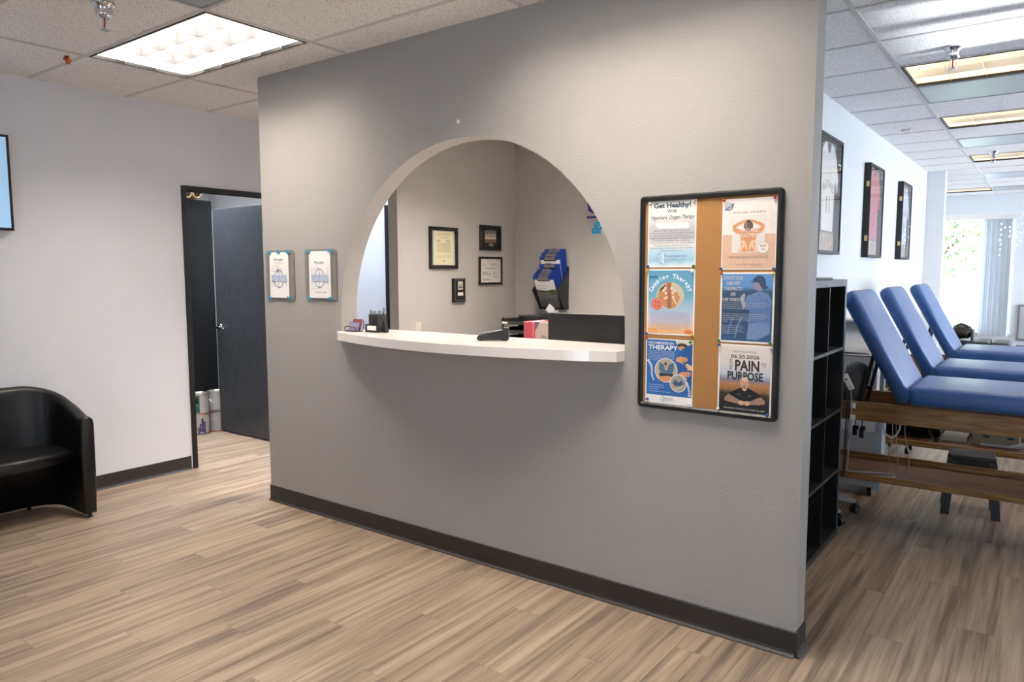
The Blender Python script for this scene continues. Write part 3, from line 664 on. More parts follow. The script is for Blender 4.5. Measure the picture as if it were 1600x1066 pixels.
# white document frame
r = wall_frame('document_frame', 'black framed white licence below the team photograph', 'picture frame', 2.20, 2.535, 1.40, 1.648, .018)
mb = MB(); mb.box(.001, .008, 2.215, 2.52, 1.415, 1.633, mat('licence_paper', 'd9d6d0', .6)); pt = mb.build('document', r)
p = Print((.008, 2.218, 1.418), (0, 1, 0), (0, 0, 1))
p.text('California', .14, .195, .007, ink, w=.07); p.text('State Board', .14, .185, .005, ink, w=.05)
for (u, v, w_) in ((.03, .155, .06), (.15, .155, .09), (.15, .165, .1), (.06, .125, .18), (.03, .08, .08), (.03, .07, .08), (.17, .08, .08), (.03, .09, .08), (.17, .05, .1), (.03, .03, .09), (.03, .02, .14)): p.rect(u, v, u + w_, v + .004, ink, step=False)
p.ell(.135, .075, .007, .012, ink); p.ring(.2, .075, .015, .002, mat('stamp_red', 'b58880', .6)); p.finish(pt)
mb = MB(); mb.box(.0115, .0125, 2.217, 2.518, 1.417, 1.631, glass_m); mb.build('glass', r)
# narrow award plaque
r = thing('award_plaque', 'narrow black award plaque lowest on the side wall', 'plaque', (0, 1.93, 1.36))
mb = MB(); mb.box(0, .026, 1.838, 1.995, 1.255, 1.458, blackp_m, .004, 2); mb.build('board', r)
mb = MB()
for a in ((1.86, 1.985, 1.268, 1.271), (1.86, 1.985, 1.445, 1.448), (1.86, 1.863, 1.271, 1.445), (1.982, 1.985, 1.271, 1.445)): mb.box(.026, .0275, *a, steel_m)
mb.build('silver_border', r)
mb = MB(); mb.box(.026, .028, 1.893, 1.955, 1.362, 1.432, mat('plaque_photo', 'c9c3b6', .5)); pt = mb.build('emblem', r)
p = Print((.028, 1.893, 1.362), (0, 1, 0), (0, 0, 1)); bl = mat('emblem_blue', '41527f', .5)
for k in range(5): p.poly([(.006 + k * .011, .02), (.014 + k * .011, .02), (.010 + k * .011, .05 + .006 * (k % 2))], bl, step=False)
p.rect(.005, .012, .057, .022, bl); p.finish(pt)
mb = MB(); mb.box(.026, .028, 1.89, 1.96, 1.31, 1.338, mat('plaque_label', 'd8d3ca', .5)); pt = mb.build('name_plate', r)
p = Print((.028, 1.89, 1.31), (0, 1, 0), (0, 0, 1)); p.text('TOP RATED', .035, .01, .006, ink, w=.045); p.finish(pt)

# ---------------------------------------------------------------- wall file with clipboards (back wall, y=2.757)
YB = 2.757
r = thing('wall_file_rack', 'black mesh wall file holding blue clipboards on the reception back wall', 'file rack', (.46, YB, 1.17))
mesh2 = mat('rack_mesh', '1c1b1b', .5, vary=.4, vscale=500, alpha=.72)
mb = MB(); mb.box(.335, .602, YB - .008, YB, 1.175, 1.56, blackp_m); mb.build('back_panel', r)
for x in (.335, .598):
    mb = MB(); mb.prism([(YB - .008, 1.56), (YB - .008, 1.175), (YB - .075, 1.175), (YB - .195, 1.345), (YB - .19, 1.36), (YB - .09, 1.44)], 'yz', x, x + .004, blackp_m); mb.build('side_panel', r)
mb = MB(); mb.quad((.335, YB - .075, 1.178), (.602, YB - .075, 1.178), (.602, YB - .195, 1.345), (.335, YB - .195, 1.345), mesh2); mb.box(.335, .602, YB - .08, YB - .008, 1.172, 1.178, blackp_m); mb.build('front_pocket', r)
mb = MB(); mb.tube([(.335, YB - .196, 1.352), (.39, YB - .197, 1.35), (.43, YB - .19, 1.338), (.47, YB - .188, 1.335), (.51, YB - .19, 1.338), (.55, YB - .197, 1.35), (.602, YB - .196, 1.352)], .004, blackp_m, 8)
mb.tube([(.337, YB - .076, 1.178), (.337, YB - .196, 1.35)], .004, blackp_m, 8); mb.tube([(.6, YB - .076, 1.178), (.6, YB - .196, 1.35)], .004, blackp_m, 8); mb.build('rim', r)
clipb = mat('clipboard_blue', '183a8c', .35); clip_m = mat('clip_metal', '8a8375', .4, metal=.5)
clabs = ['rearmost blue clipboard of the upper tier in the wall file', 'second blue clipboard from the back in the upper tier', 'third blue clipboard from the back in the upper tier', 'front blue clipboard of the upper tier with a white form',
         'blue clipboard just below the white form, behind the lower tier', 'rearmost blue clipboard of the lower tier', 'second blue clipboard of the lower tier from the back', 'third blue clipboard of the lower tier from the back', 'second blue clipboard from the front of the lower tier', 'front blue clipboard of the lower tier with form and green note']
specs = [(.375, -.030, 1.395, 8, 0), (.367, -.042, 1.375, 10, 0), (.36, -.054, 1.362, 12, 0), (.358, -.066, 1.335, 14, 1), (.362, -.078, 1.27, 15, 0),
         (.352, -.088, 1.225, 18, 0), (.35, -.094, 1.212, 20, 0), (.345, -.1, 1.2, 22, 0), (.343, -.106, 1.19, 24, 0), (.345, -.112, 1.178, 26, 2)]
for lab, (x, dy, zb, tl, pp) in zip(clabs, specs):
    yb = YB + dy * .62; T = Matrix.Translation((x + .115, yb, zb + .006)) @ Matrix.Rotation(math.radians(tl), 4, 'X')
    r = thing('clipboard', lab, 'clipboard', (x + .115, yb, zb), 'blue clipboards in the wall file')
    mb = MB(); mb.box(-.113, .113, -.0015, .0015, 0, .318, clipb, M=T); mb.build('board', r)
    mb = MB(); mb.box(-.055, .055, -.016, -.002, .286, .312, clip_m, .005, 2, M=T); mb.box(-.065, .065, -.006, -.002, .276, .29, blackp_m, M=T)
    mb.tube([T @ Vector((-.035, -.008, .3)), T @ Vector((-.03, -.018, .327)), T @ Vector((.03, -.018, .327)), T @ Vector((.035, -.008, .3))], .004, clip_m, 6); mb.build('clip', r)
    if pp:
        mb = MB(); mb.box(-.104, .104, -.0045, -.0018, .01, .287, paper_m, M=T); fm = mb.build('form', r)
        mb = MB()
        for k in range(9): mb.box(-.09, -.02 + .03 * (k % 3), -.0052, -.0047, .05 + k * .022, .053 + k * .022, ink, M=T)
        if pp == 2: mb.box(.03, .1, -.0056, -.0047, .14, .19, mat('note_green', '9fb46a', .6), M=T)
        mb.build('printing', fm)
# logo letters on the back wall
navy = mat('logo_navy', '2c2b66', .4); teal = mat('logo_teal', '1788b4', .4); edge = mat('logo_edge', 'c3bcb6', .5)
def wall_letter(ch, u, v, h, m1, label, shear=.25, name='logo_letter'):
    r = thing(name, label, 'sign', (u, YB, v), None)
    for (b, d, mm, nm) in ((.055, .006, edge, 'outline'), (.03, .012, m1, 'letter')):
        V, F, x0, x1, y0, y1 = text_mesh(ch, b, shear, 1); s_ = h / .7; k = len(V)
        mb = MB(); mb.add([(u + x * s_, YB - d, v + y * s_) for x, y in V], F, mm)
        mb.add([(u + x * s_, YB - .0005, v + y * s_) for x, y in V], F, mm)
        ed = {}
        for f in F:
            for a, b2 in zip(f, f[1:] + f[:1]): ed[(a, b2)] = 1
        for (a, b2) in ed:
            if (b2, a) not in ed: mb.add([(u + V[a][0] * s_, YB - d, v + V[a][1] * s_), (u + V[b2][0] * s_, YB - d, v + V[b2][1] * s_), (u + V[b2][0] * s_, YB - .0005, v + V[b2][1] * s_), (u + V[a][0] * s_, YB - .0005, v + V[a][1] * s_)], [(0, 1, 2, 3)], mm)
        mb.build(nm, r)
    return r
wall_letter('C', .762, 2.015, .22, navy, 'navy raised wall letter cut off by the right side of the arch')
wall_letter('&', .835, 1.845, .105, teal, 'teal ampersand sign on the back wall below the navy underline')
mb = MB(); mb.box(.785, 1.6, YB - .006, YB, 1.973, 2.003, edge); mb.box(.79, 1.6, YB - .012, YB, 1.977, 1.999, navy); solo('logo_underline', mb, (1.2, YB, 1.98), 'navy underline bar above the teal ampersand', 'sign')

# ================================================================== PLAQUES ON THE PARTITION
plate_m = mat('smoked_acrylic', '7d7974', .3, vary=.04)
tape = mat('blue_tape', '2a93bf', .5); wmk = mat('watermark_blue', 'b4bfd6', .7); wmk2 = mat('watermark_ring', '7d89ac', .7); dk = mat('text_slate', '4d566f', .7); lt = mat('text_light', '9aa0ae', .7)
def rrect(x0, x1, z0, z1, rd, n=5):
    out = []
    for cx, cz, a in ((x1 - rd, z1 - rd, 0), (x0 + rd, z1 - rd, 90), (x0 + rd, z0 + rd, 180), (x1 - rd, z0 + rd, 270)):
        for k in range(n + 1): q = math.radians(a + 90 * k / n); out.append((cx + rd * math.cos(q), cz + rd * math.sin(q)))
    return out
def price_plate(x0, x1, z0, z1, label, kind):
    r = thing('notice_plate', label, 'notice', ((x0 + x1) / 2, 0, (z0 + z1) / 2))
    mb = MB(); mb.prism(rrect(x0, x1, z0, z1, .018), 'xz', -.006, 0, plate_m); mb.build('backing_plate', r)
    a, b = x0 + (.045 if kind == 1 else .04), x1 - (.052 if kind == 1 else .05); c, d = z0 + .012, z1 - .012
    mb = MB(); n = 10
    vs = [(a + (b - a) * i / n, -.0085 - .0035 * math.sin(PI * i / n) ** 2 * (1 if j == 0 else .3), c + (d - c) * j) for j in (0, 1) for i in range(n + 1)]
    mb.add(vs, [(i, i + 1, i + n + 2, i + n + 1) for i in range(n)], paper_m, True); sheet = mb.build('paper_sheet', r)
    p = Print((a, -.0125, c)); w_ = b - a; h_ = d - c; cu = w_ / 2
    p.ring(cu, h_ * .42, .048, .005, wmk2, b=.058); p.rect(cu - .075, h_ * .36, cu + .075, h_ * .50, wmk); p.stroke([(cu, h_ * .2), (cu - .006, h_ * .35), (cu + .006, h_ * .5), (cu - .01, h_ * .66)], .004, wmk2)
    if kind == 1:
        p.text('Packages', cu, h_ * .82, .014, dk, w=.09, bold=.01); p.text('Buy a package and save', cu, h_ * .765, .005, lt, w=.08); p.text('All packages expire after one year', cu, h_ * .74, .005, lt, w=.12)
        rows = [(.685, 'Chiropractic Adjustment', '$'), (.63, 'Adjustment and Therapy Package', '$'), (.57, 'Spinal Decompression Packages', ''), (.52, 'Cupping', '$'), (.48, 'Massage', '$'), (.44, 'Laser', '$'), (.40, 'Hyperbaric', '$'), (.36, 'Normatec', '$'), (.32, 'Stretching', '$'), (.28, 'Dry needling', '$'), (.245, 'Physical therapy', '$')]
    else:
        p.text('Price List', cu, h_ * .74, .014, dk, w=.085, bold=.01)
        rows = [(.635, 'Initial examination', '$'), (.58, 'Adjustment', '$'), (.52, 'Cupping', '$'), (.465, 'Spinal Decompression', '$'), (.41, 'Massage', '$'), (.355, 'Laser', '$'), (.30, 'Taping', '$'), (.24, 'Hyperbaric chamber', '$'), (.19, 'Normatec boots', '$')]
        p.text('Ask about our packages', cu + .01, h_ * .115, .008, dk, w=.11, bold=.01)
    for v, t_, s_ in rows:
        p.text(t_, w_ * .12, h_ * v, .006, lt if v not in (.57,) else dk, al='l', step=False, bold=.005); 
        if s_: p.text('$00', w_ * .93, h_ * v, .006, lt, al='r', step=False)
    p.finish(sheet, 'watermark', 'lettering')
    for (u, v, ang) in (((a, d, .2), (b, d, .15), (a, c, .5), (b, c, .2)) + (((a + b) / 2, d, .3),) * (kind == 1)):
        T = Matrix.Translation((u, -.0125, v)) @ Matrix.Rotation(ang, 4, 'Y'); mb = MB(); mb.box(-.018, .018, -.0008, .0008, -.007, .007, tape, M=T); mb.build('tape_strip', r)
    for (u, v) in ((x0 + .012, z1 - .012), (x1 - .012, z1 - .012), (x0 + .012, z0 + .012), (x1 - .012, z0 + .012), (x0 + .012, (z0 + z1) / 2), (x1 - .012, (z0 + z1) / 2)):
        mb = MB(); mb.lathe((u, -.006, v), [(0, -.002), (.003, -.002), (.004, 0)], steel_m, 12, 'y'); mb.build('screw', r)
    return r
price_plate(.031, .323, 1.341, 1.652, 'grey acrylic plate with the Packages sheet, left of the pair beside the arch', 1)
price_plate(.432, .722, 1.346, 1.652, 'grey acrylic plate with the Price List sheet, right of the pair beside the arch', 2)

# ================================================================== PIN BOARD
cork = mat('cork', 'ab7b48', .9, vary=.16, vscale=420, bump=.6, bscale=500, detail=2)
r = thing('pin_board', 'black framed cork pin board on the partition right of the arch', 'pin board', (2.998, 0, 1.38))
X0, X1, Z0, Z1 = 2.70, 3.298, .928, 1.83; fw = .024
mb = MB(); mb.box(X0 + fw - .004, X1 - fw + .004, -.010, -.001, Z0 + fw - .004, Z1 - fw + .004, cork); mb.build('cork_panel', r)
mb = MB(); outer = rrect(X0, X1, Z0, Z1, .018); inner = rrect(X0 + fw, X1 - fw, Z0 + fw, Z1 - fw, .001); k = len(outer)
prof = [(0, 0), (0, -.014), (.3, -.022), (.7, -.022), (1, -.014), (1, 0)]
vs = [(o[0] + (i_[0] - o[0]) * q, d, o[1] + (i_[1] - o[1]) * q) for q, d in prof for o, i_ in zip(outer, inner)]
mb.add(vs, [(a * k + b, a * k + (b + 1) % k, (a + 1) * k + (b + 1) % k, (a + 1) * k + b) for a in range(len(prof) - 1) for b in range(k)], blackp_m)
mb.build('frame', r)

PY = -.0108
BW, BH = .2145, .277
def flyer(x0, z1, name, label, base, border=.006, h=BH, tilt=0):
    z0 = z1 - h; mb = MB(); mb.box(x0, x0 + BW, PY - .0004, PY, z0, z1, paper_m)
    o = solo(name, mb, (x0, PY, z0), label, 'poster'); p = Print((x0, PY - .0004, z0), eps=.00005)
    if base: p.rect(border, border, BW - border, h - border, base)
    return o, p
skin = mat('print_skin', 'd79a6c', .5); skin2 = mat('print_skin_light', 'eec3a0', .5); hair = mat('print_hair', '6d5847', .5); inkd = mat('print_dark', '24303f', .5)
# 1 Get Healthy
g1 = grad_mat('flyer_cloud', [(0, 'eef2f4'), (.10, '9fcbe0'), (.24, 'b9d8e6'), (.34, 'e4e2df'), (.45, 'b9b9bd'), (.62, 'c8c8cb'), (.75, 'efe6df'), (1, 'e6e6e2')], 2, 0, .277, .16, 22)
o, p = flyer(2.737, 1.808, 'healthy_flyer', 'Get Healthy flyer with pale sky print, top left on the cork board', g1, .004)
navyt = mat('text_navy', '28465a', .5)
p.text('Get Healthy!', BW / 2, .247, .019, navyt, w=.165, bold=.04); p.text('With', BW / 2, .226, .013, navyt, w=.045, bold=.018)
p.text('Hyperbaric Oxygen Therapy', BW / 2 + .003, .199, .017, navyt, w=.195, shear=.45, bold=.012)
p.poly([(.035, .178), (.04, .168), (.05, .162), (.18, .160), (.184, .164), (.184, .18), (.18, .184), (.04, .184)], mat('white_bar', 'f4efea', .5))
for k, t_ in enumerate(('Hyperbaric Oxygen Therapy (HBOT) is a non-invasive', 'treatment that helps the body heal naturally by increasing', 'oxygen levels in the bloodstream. By delivering pure', 'oxygen in a pressurized chamber, HBOT may support faster', 'recovery, reduce inflammation, improve circulation,',
                        'enhance energy levels, and promote overall wellness.', 'Many patients use Hyperbaric Oxygen Therapy to aid in', 'healing, optimize performance and support the body\'s', 'natural regenerative process.')):
    p.text(t_, BW / 2, .150 - k * .0103, .0048, inkd, w=(.16 if k % 2 == 0 else .19) if k < 8 else .1, step=False)
p.ring(.065, .038, .023, .002, mat('logo_violet', '7f8fc0', .5), a0=.6, a1=5.7); p.stroke([(.075, .015), (.068, .03), (.072, .045), (.066, .062)], .006, mat('logo_pale', 'dfe8f3', .5))
p.text('TRANSFORMATION', .125, .041, .009, mat('logo_violet', '7f8fc0', .5), w=.10, bold=.012); p.text('CHIROPRACTIC', .122, .028, .007, mat('logo_violet', '7f8fc0', .5), w=.09); p.finish(o)
# 2 Cupping
g2 = grad_mat('flyer_cup_bg', [(0, 'f0ae72'), (.12, 'efc49a'), (.2, 'd7cbd6'), (.4, 'a9c7dc'), (.6, '6fa9c4'), (1, '5d9bb8')], 2, 0, .277, .05, 12)
o, p = flyer(2.737, 1.524, 'cupping_flyer', 'Cupping Therapy flyer with round back photo, middle left on the cork board', g2, .006)
wt = mat('text_white', 'e8f0f6', .5)
p.rect(.01, .238, .048, .248, mat('print_blue2', '3f6fa3', .5))
for k, ch in enumerate('Cupping Therapy'):
    q = math.radians(158 - k * 9.6); p.text(ch, .108 + .088 * math.cos(q), .155 + .084 * math.sin(q), .018, wt, rot=q - PI / 2, bold=.03, step=False)
p.k += 1
p.ell(.106, .166, .062, .056, mat('photo_beige', 'c9c2a8', .5)); p.poly([(.05, .165), (.06, .195), (.085, .213), (.078, .19), (.064, .15)], mat('photo_dark', '4a4038', .5))
p.poly([(.082, .221), (.112, .222), (.11, .19), (.138, .18), (.15, .16), (.142, .14), (.13, .118), (.106, .111), (.082, .116), (.066, .136), (.048, .165), (.06, .185), (.084, .193)], mat('photo_back', 'c08a5c', .5))
p.poly([(.092, .22), (.108, .22), (.112, .115), (.094, .112)], mat('photo_back2', 'a3694f', .5))
for k, (u, v) in enumerate(((.083, .196), (.112, .196), (.087, .176), (.117, .178), (.09, .158), (.119, .160), (.076, .187), (.127, .187))): p.ell(u, v, .006, .0065, mat('cup_glass', 'e5cdbd', .3), n=14, step=False); p.k += .2
p.stroke([(.078, .15), (.09, .162)], .007, skin2); p.stroke([(.135, .13), (.12, .155)], .006, skin2)
p.k += 1; p.ell(.046, .130, .027, .026, mat('photo_pink', 'dd7d66', .5)); 
for u, v in ((.04, .137), (.054, .137), (.041, .122), (.055, .122)): p.ell(u, v, .004, .004, mat('photo_mark', 'a84a45', .5), n=12, step=False)
p.k += 1; p.rect(.006, .006, .05, .026, mat('print_orange', 'f0a868', .5)); p.ell(.19, .016, .02, .009, mat('print_orange2', 'd9804c', .5))
for k, t_ in enumerate(('CUPPING THERAPY IS AN ANCIENT FORM OF ALTERNATIVE', 'MEDICINE THAT USES SUCTION TO INCREASE BLOOD', 'FLOW. CUPS ARE PLACED ON THE SKIN TO DRAW TISSUE', 'IT HELPS WITH PAIN, INFLAMMATION AND', 'RELAXATION AND CAN BE A TYPE OF MASSAGE', 'IT CAN REDUCE MUSCLE TENSION, AID IN RECOVERY', 'AND PROMOTE CELL REPAIR. TRY CUPPING', 'THERAPY FOR YOURSELF TODAY')):
    p.text(t_, BW / 2, .092 - k * .0098, .0052, mat('text_mauve', '8f93ad', .5), w=.175 if k < 7 else .1, step=False)
p.finish(o)
# 3 Decompression
pb = mat('print_blue', '2f6bb0', .5)
o, p = flyer(2.7355, 1.229, 'decompression_flyer', 'blue Decompression Therapy flyer, bottom left on the cork board', None)
p.rect(.005, .036, BW - .004, .273, pb)
p.poly([(.135, .273), (BW - .004, .273), (BW - .004, .24), (.17, .22), (.145, .245)], mat('photo_light', 'd9d4cb', .5)); p.ell(.165, .252, .024, .011, mat('photo_dark', '4a4038', .5)); p.ell(.165, .243, .014, .008, skin)
p.poly([(.15, .225), (.175, .245), (BW - .004, .262), (BW - .004, .09), (.17, .1), (.14, .15), (.145, .19)], mat('print_blue3', '235b9a', .5))
def hand(u, v, s_, flip=1, m_=skin, rot=0):
    c, d = math.cos(rot), math.sin(rot)
    def Tt(a, b): a *= flip; return (u + (a * c - b * d) * s_, v + (a * d + b * c) * s_)
    p.poly([Tt(*q) for q in ((-1, -.4), (-.9, .25), (-.2, .5), (.25, .35), (.25, -.35), (-.2, -.5))], m_)
    for k, (b, l) in enumerate(((.3, .75), (.1, .95), (-.1, .9), (-.3, .7))):
        p.stroke([Tt(.2, b), Tt(.6, b + .04), Tt(l + .1, b)], .17 * s_, m_)
    p.stroke([Tt(-.3, -.4), Tt(.1, -.62), Tt(.35, -.68)], .2 * s_, m_)
hand(.165, .195, .026); hand(.178, .132, .028, rot=.15); hand(.2, .165, .02, -1, skin2, -.5)
p.text('DECOMPRESSION', .012, .2545, .010, wt, w=.115, al='l', bold=.02); p.text('THERAPY', .012, .232, .018, wt, w=.135, al='l', bold=.035)
for k, t_ in enumerate(('Spinal decompression therapy is a non-surgical', 'treatment that gently stretches the spine to take', 'pressure off the discs. It may help with back', 'pain, sciatica, herniated discs and stiffness.', 'Sessions are comfortable, safe and effective and', 'allow the body to heal and restore movement.', 'Ask us how it could work for you.')): p.text(t_, .012, .2235 - k * .0066, .0036, wt, w=.12 if k < 6 else .06, al='l', step=False)
def spine(pts):
    for k, (u, v, a, s_) in enumerate(pts): p.ell(u, v, .0075 * s_, .003 * s_, wt, rot=a, n=10, step=False); p.ell(u - .004 * s_ * math.sin(a), v + .005 * s_, .003, .0025, wt, n=8, step=False)
    p.k += 1
spine([(.012 + .03 * (k / 11) + .006 * math.sin(k / 2), .180 - k * .0073, -.5 - k * .05, 1.1 - k * .05) for k in range(12)]); spine([(.188 + .014 * math.sin(k / 5), .098 - k * .006, -.9 + k * .1, .7 + k * .03) for k in range(10)])
p.ell(.095, .144, .052, .052, wt); p.ell(.095, .144, .049, .049, mat('photo_room', 'b9aa97', .5))
jean = mat('photo_jean', '54708c', .5); p.poly([(.065, .178), (.085, .168), (.09, .145), (.1, .145), (.108, .17), (.13, .178), (.132, .15), (.12, .125), (.075, .125), (.062, .15)], jean); p.poly([(.062, .13), (.13, .13), (.12, .112), (.07, .112)], mat('photo_black', '2a2725', .5))
p.poly([(.06, .105), (.072, .118), (.115, .122), (.128, .112), (.118, .1), (.09, .094), (.07, .097)], skin); p.ell(.093, .172, .006, .007, mat('photo_dark', '4a4038', .5))
p.ell(.151, .093, .038, .038, wt); p.ell(.151, .093, .035, .035, mat('photo_room2', 'a59b90', .5)); p.poly([(.125, .092), (.14, .11), (.152, .095), (.165, .108), (.176, .092), (.165, .082), (.14, .08)], mat('photo_jean2', '3d5878', .5)); p.poly([(.13, .068), (.172, .088), (.176, .08), (.14, .06)], mat('photo_grey', 'b7b4ae', .5)); p.poly([(.12, .085), (.127, .07), (.133, .072), (.127, .092)], skin)
for k, t_ in enumerate(('Non invasive and drug free', 'Relieves pressure on nerves', 'Improves mobility', 'Supports long lasting relief and wellness')): p.ell(.014, .0795 - k * .0095, .0012, .0012, wt, n=8, step=False); p.text(t_, .02, .078 - k * .0095, .0042, wt, al='l', step=False)
lb = mat('logo_greyblue', '8b9bb5', .5); p.ring(.083, .02, .011, .0015, lb, a0=.6, a1=5.6); p.stroke([(.087, .009), (.084, .018), (.088, .032)], .003, lb); p.text('BEYOND', .112, .021, .007, lb, w=.04, bold=.01); p.text('CHIROPRACTIC', .112, .014, .0035, lb, w=.04); p.finish(o)
# 4 Special promo
tanp = mat('print_tan', 'dcb79c', .5, vary=.05, vscale=30); crm = mat('print_cream', 'efe6de', .5, vary=.03, vscale=25)
o, p = flyer(3.059, 1.797, 'promo_flyer', 'cream and tan Special Promo massage flyer, top right on the cork board', crm, .004)
p.rect(.004, .004, BW - .004, .138, tanp)
vein = mat('marble_vein', 'cdb8ac', .5)
for s_ in ([(.19, .23), (.2, .21), (.188, .19), (.205, .17), (.195, .15)], [(.185, .185), (.2, .19), (.208, .205)], [(.01, .11), (.018, .09), (.012, .07), (.022, .055)]): p.stroke(s_, .001, vein)
tb = mat('text_brown', '7b6a60', .5); p.text('SPECIAL PROMO', .108, .218, .0085, tb, w=.128, sp_=1.3)
p.rect(.041, .066, .171, .207, mat('photo_line', 'b9a596', .5)); p.rect(.0418, .0668, .1702, .2062, crm); p.rect(.045, .070, .167, .203, mat('photo_sheet', 'e6e0db', .5, vary=.03, vscale=40))
p.poly([(.072, .070), (.138, .070), (.134, .1), (.137, .125), (.142, .142), (.13, .153), (.106, .157), (.082, .153), (.07, .142), (.075, .125), (.078, .1)], skin)
for q in (-1, 1):
    p.stroke([(.106 + q * .026, .146), (.106 + q * .044, .150), (.106 + q * .055, .158)], [.022, .018, .015], skin)
    p.stroke([(.106 + q * .054, .154), (.106 + q * .056, .168), (.106 + q * .04, .179), (.106 + q * .018, .187), (.106 + q * .002, .19)], [.012, .015, .012, .010, .009], skin)
p.rect(.094, .15, .118, .164, skin)
p.ell(.106, .17, .018, .019, hair); p.ell(.106, .188, .007, .005, mat('print_hair2', '4d3c30', .5)); p.rect(.098, .148, .114, .158, hair); p.ell(.098, .172, .003, .014, mat('print_hair3', '9c8467', .5))
for fx_ in (-1, 1):
    c_ = .106; p.poly([(c_ + fx_ * .003, .07), (c_ + fx_ * .004, .095), (c_ + fx_ * .012, .113), (c_ + fx_ * .028, .115), (c_ + fx_ * .03, .108), (c_ + fx_ * .021, .1), (c_ + fx_ * .04, .072), (c_ + fx_ * .026, .07), (c_ + fx_ * .014, .09)], skin2)
p.text('MASSAGE', .108, .147, .013, crm, w=.07, bold=.0); p.text('TREATMENT', .106, .126, .016, crm, w=.10)
p.text('ON AN HOUR MASSAGE', .108, .046, .0085, tb, w=.155, sp_=1.3); p.text('ONE OFFER PER PERSON', .108, .0175, .006, tb, w=.105, sp_=1.2)
p.ell(.165, .085, .0225, .0225, tb); p.ell(.165, .085, .0217, .0217, crm); p.text('$20', .165, .088, .0085, tb, w=.022, bold=.01); p.text('OFF', .165, .075, .006, tb, w=.017, bold=.01)
bs = mat('badge_blue', '46699c', .5); p.ring(.028, .247, .014, .0022, bs); p.poly([(.009, .233), (.045, .252), (.048, .261), (.012, .242)], bs); p.text('WELLNESS', .028, .2445, .005, crm, w=.03, rot=.48, bold=.01); p.finish(o)
# 5 baseball
g5 = grad_mat('flyer_field', [(0, '355783'), (.3, '315176'), (.62, '2c4763'), (.74, '355472'), (.8, '5d8dc4'), (1, '6595cc')], 2, 0, .277, .04, 14)
o, p = flyer(3.0585, 1.510, 'baseball_flyer', 'dark blue sports flyer with a baseball player, middle right on the cork board', g5, .007, .2785)
pj = grad_mat('player_jersey', [(0, '6482ab'), (.5, '5577a5'), (1, '7c97bd')], 2, 0, .28, .5, 60); pk = mat('player_pants', '6f8ab3', .5, vary=.06, vscale=60); cap_ = mat('player_cap', '2e4867', .5); fc = mat('player_face', '93899b', .5)
p.poly([(.11, .015), (.155, .015), (.2, .04), (.2, .085), (.12, .08), (.108, .1), (.117, .075)], pk)
p.poly([(.115, .085), (.2, .08), (.205, .17), (.19, .195), (.165, .203), (.15, .203), (.12, .19), (.105, .165), (.107, .13), (.12, .135)], pj)
p.poly([(.112, .19), (.1, .17), (.1, .14), (.118, .138), (.13, .165), (.13, .19)], pj)
p.poly([(.13, .225), (.137, .24), (.16, .243), (.165, .205), (.152, .205), (.145, .212), (.134, .212), (.133, .218)], fc)
p.poly([(.113, .241), (.128, .2435), (.134, .256), (.148, .266), (.168, .264), (.178, .25), (.182, .225), (.19, .22), (.175, .211), (.16, .223), (.153, .238), (.13, .240)], cap_)
p.poly([(.082, .182), (.095, .197), (.102, .19), (.098, .17), (.104, .145), (.096, .13), (.088, .15)], mat('glove', '9fa3ab', .5)); p.stroke([(.065, .02), (.07, .06), (.09, .105)], .007, mat('bat_blur', '5f82ae', .5)); p.stroke([(.035, .03), (.04, .06), (.055, .1)], .005, mat('bat_blur', '5f82ae', .5))
tg = mat('text_grey', 'c8c5c4', .5)
for k, (t_, w_) in enumerate((('ELEVATE YOUR', .078), ('GAME WITH', .055), ('CHIROPRACTIC', .073), ('AND', .022), ('PUMP WORKOUTS', .085))): p.text(t_, .052, .25 - k * .0215, .0135, tg, w=w_, bold=.02)
for blk, (v0, n) in enumerate(((.156, 4), (.112, 5), (.065, 5))):
    for k in range(n): p.text(('Our custom programs for chiropractic care support athletes and', 'help them to move better, recover faster and perform at their best', 'with the guidance of our team of doctors and trained therapists', 'through every season of play and training all year long for you')[k % 4], .012, v0 - k * .0075, .0042, tg, w=(.17, .185, .165, .11, .022)[k] if blk < 2 else (.08, .085, .08, .09, .055)[k], al='l', step=False)
p.finish(o)
# 6 Pain to purpose
g6 = grad_mat('flyer_dusk', [(0, '151515'), (.16, '1c1b19'), (.3, '3d3524'), (.36, '9a6b40'), (.44, 'b58056'), (.5, '7d7f93'), (.58, 'c3cbd6'), (.72, 'dcd6d4'), (1, 'eadfd6')], 2, 0, .277, .09, 40)
o, p = flyer(3.0575, 1.224, 'book_flyer', 'From Pain To Purpose book flyer with a bald man, bottom right on the cork board', g6, .006, .279)
tk = mat('text_black', '26241f', .5); p.text('BOOK RELEASING:', .108, .2465, .0085, mat('text_grey2', '6a6661', .5), w=.093); p.text('06.20.2026', .108, .2245, .014, tk, w=.113, bold=.02)
p.text('PAIN', .117, .176, .041, mat('text_brownblack', '33281f', .5), w=.097, bold=.03); p.text('FROM', .0585, .178, .012, tk, w=.042, al='l', rot=PI / 2); p.text('TO', .182, .196, .015, tk, w=.02); p.text('PURPOSE', .110, .139, .031, tk, w=.142, bold=.03)
shirt = mat('print_shirt', '17181a', .5); p.poly([(.045, .075), (.06, .09), (.09, .105), (.105, .108), (.125, .107), (.15, .095), (.185, .078), (.17, .05), (.06, .045)], shirt)
p.ell(.109, .126, .0175, .024, mat('face_skin', 'cf9f84', .5)); p.ell(.109, .141, .014, .009, mat('face_hi', 'e2bba3', .5)); p.poly([(.098, .108), (.12, .108), (.117, .098), (.109, .094), (.101, .098)], mat('face_skin', 'cf9f84', .5))
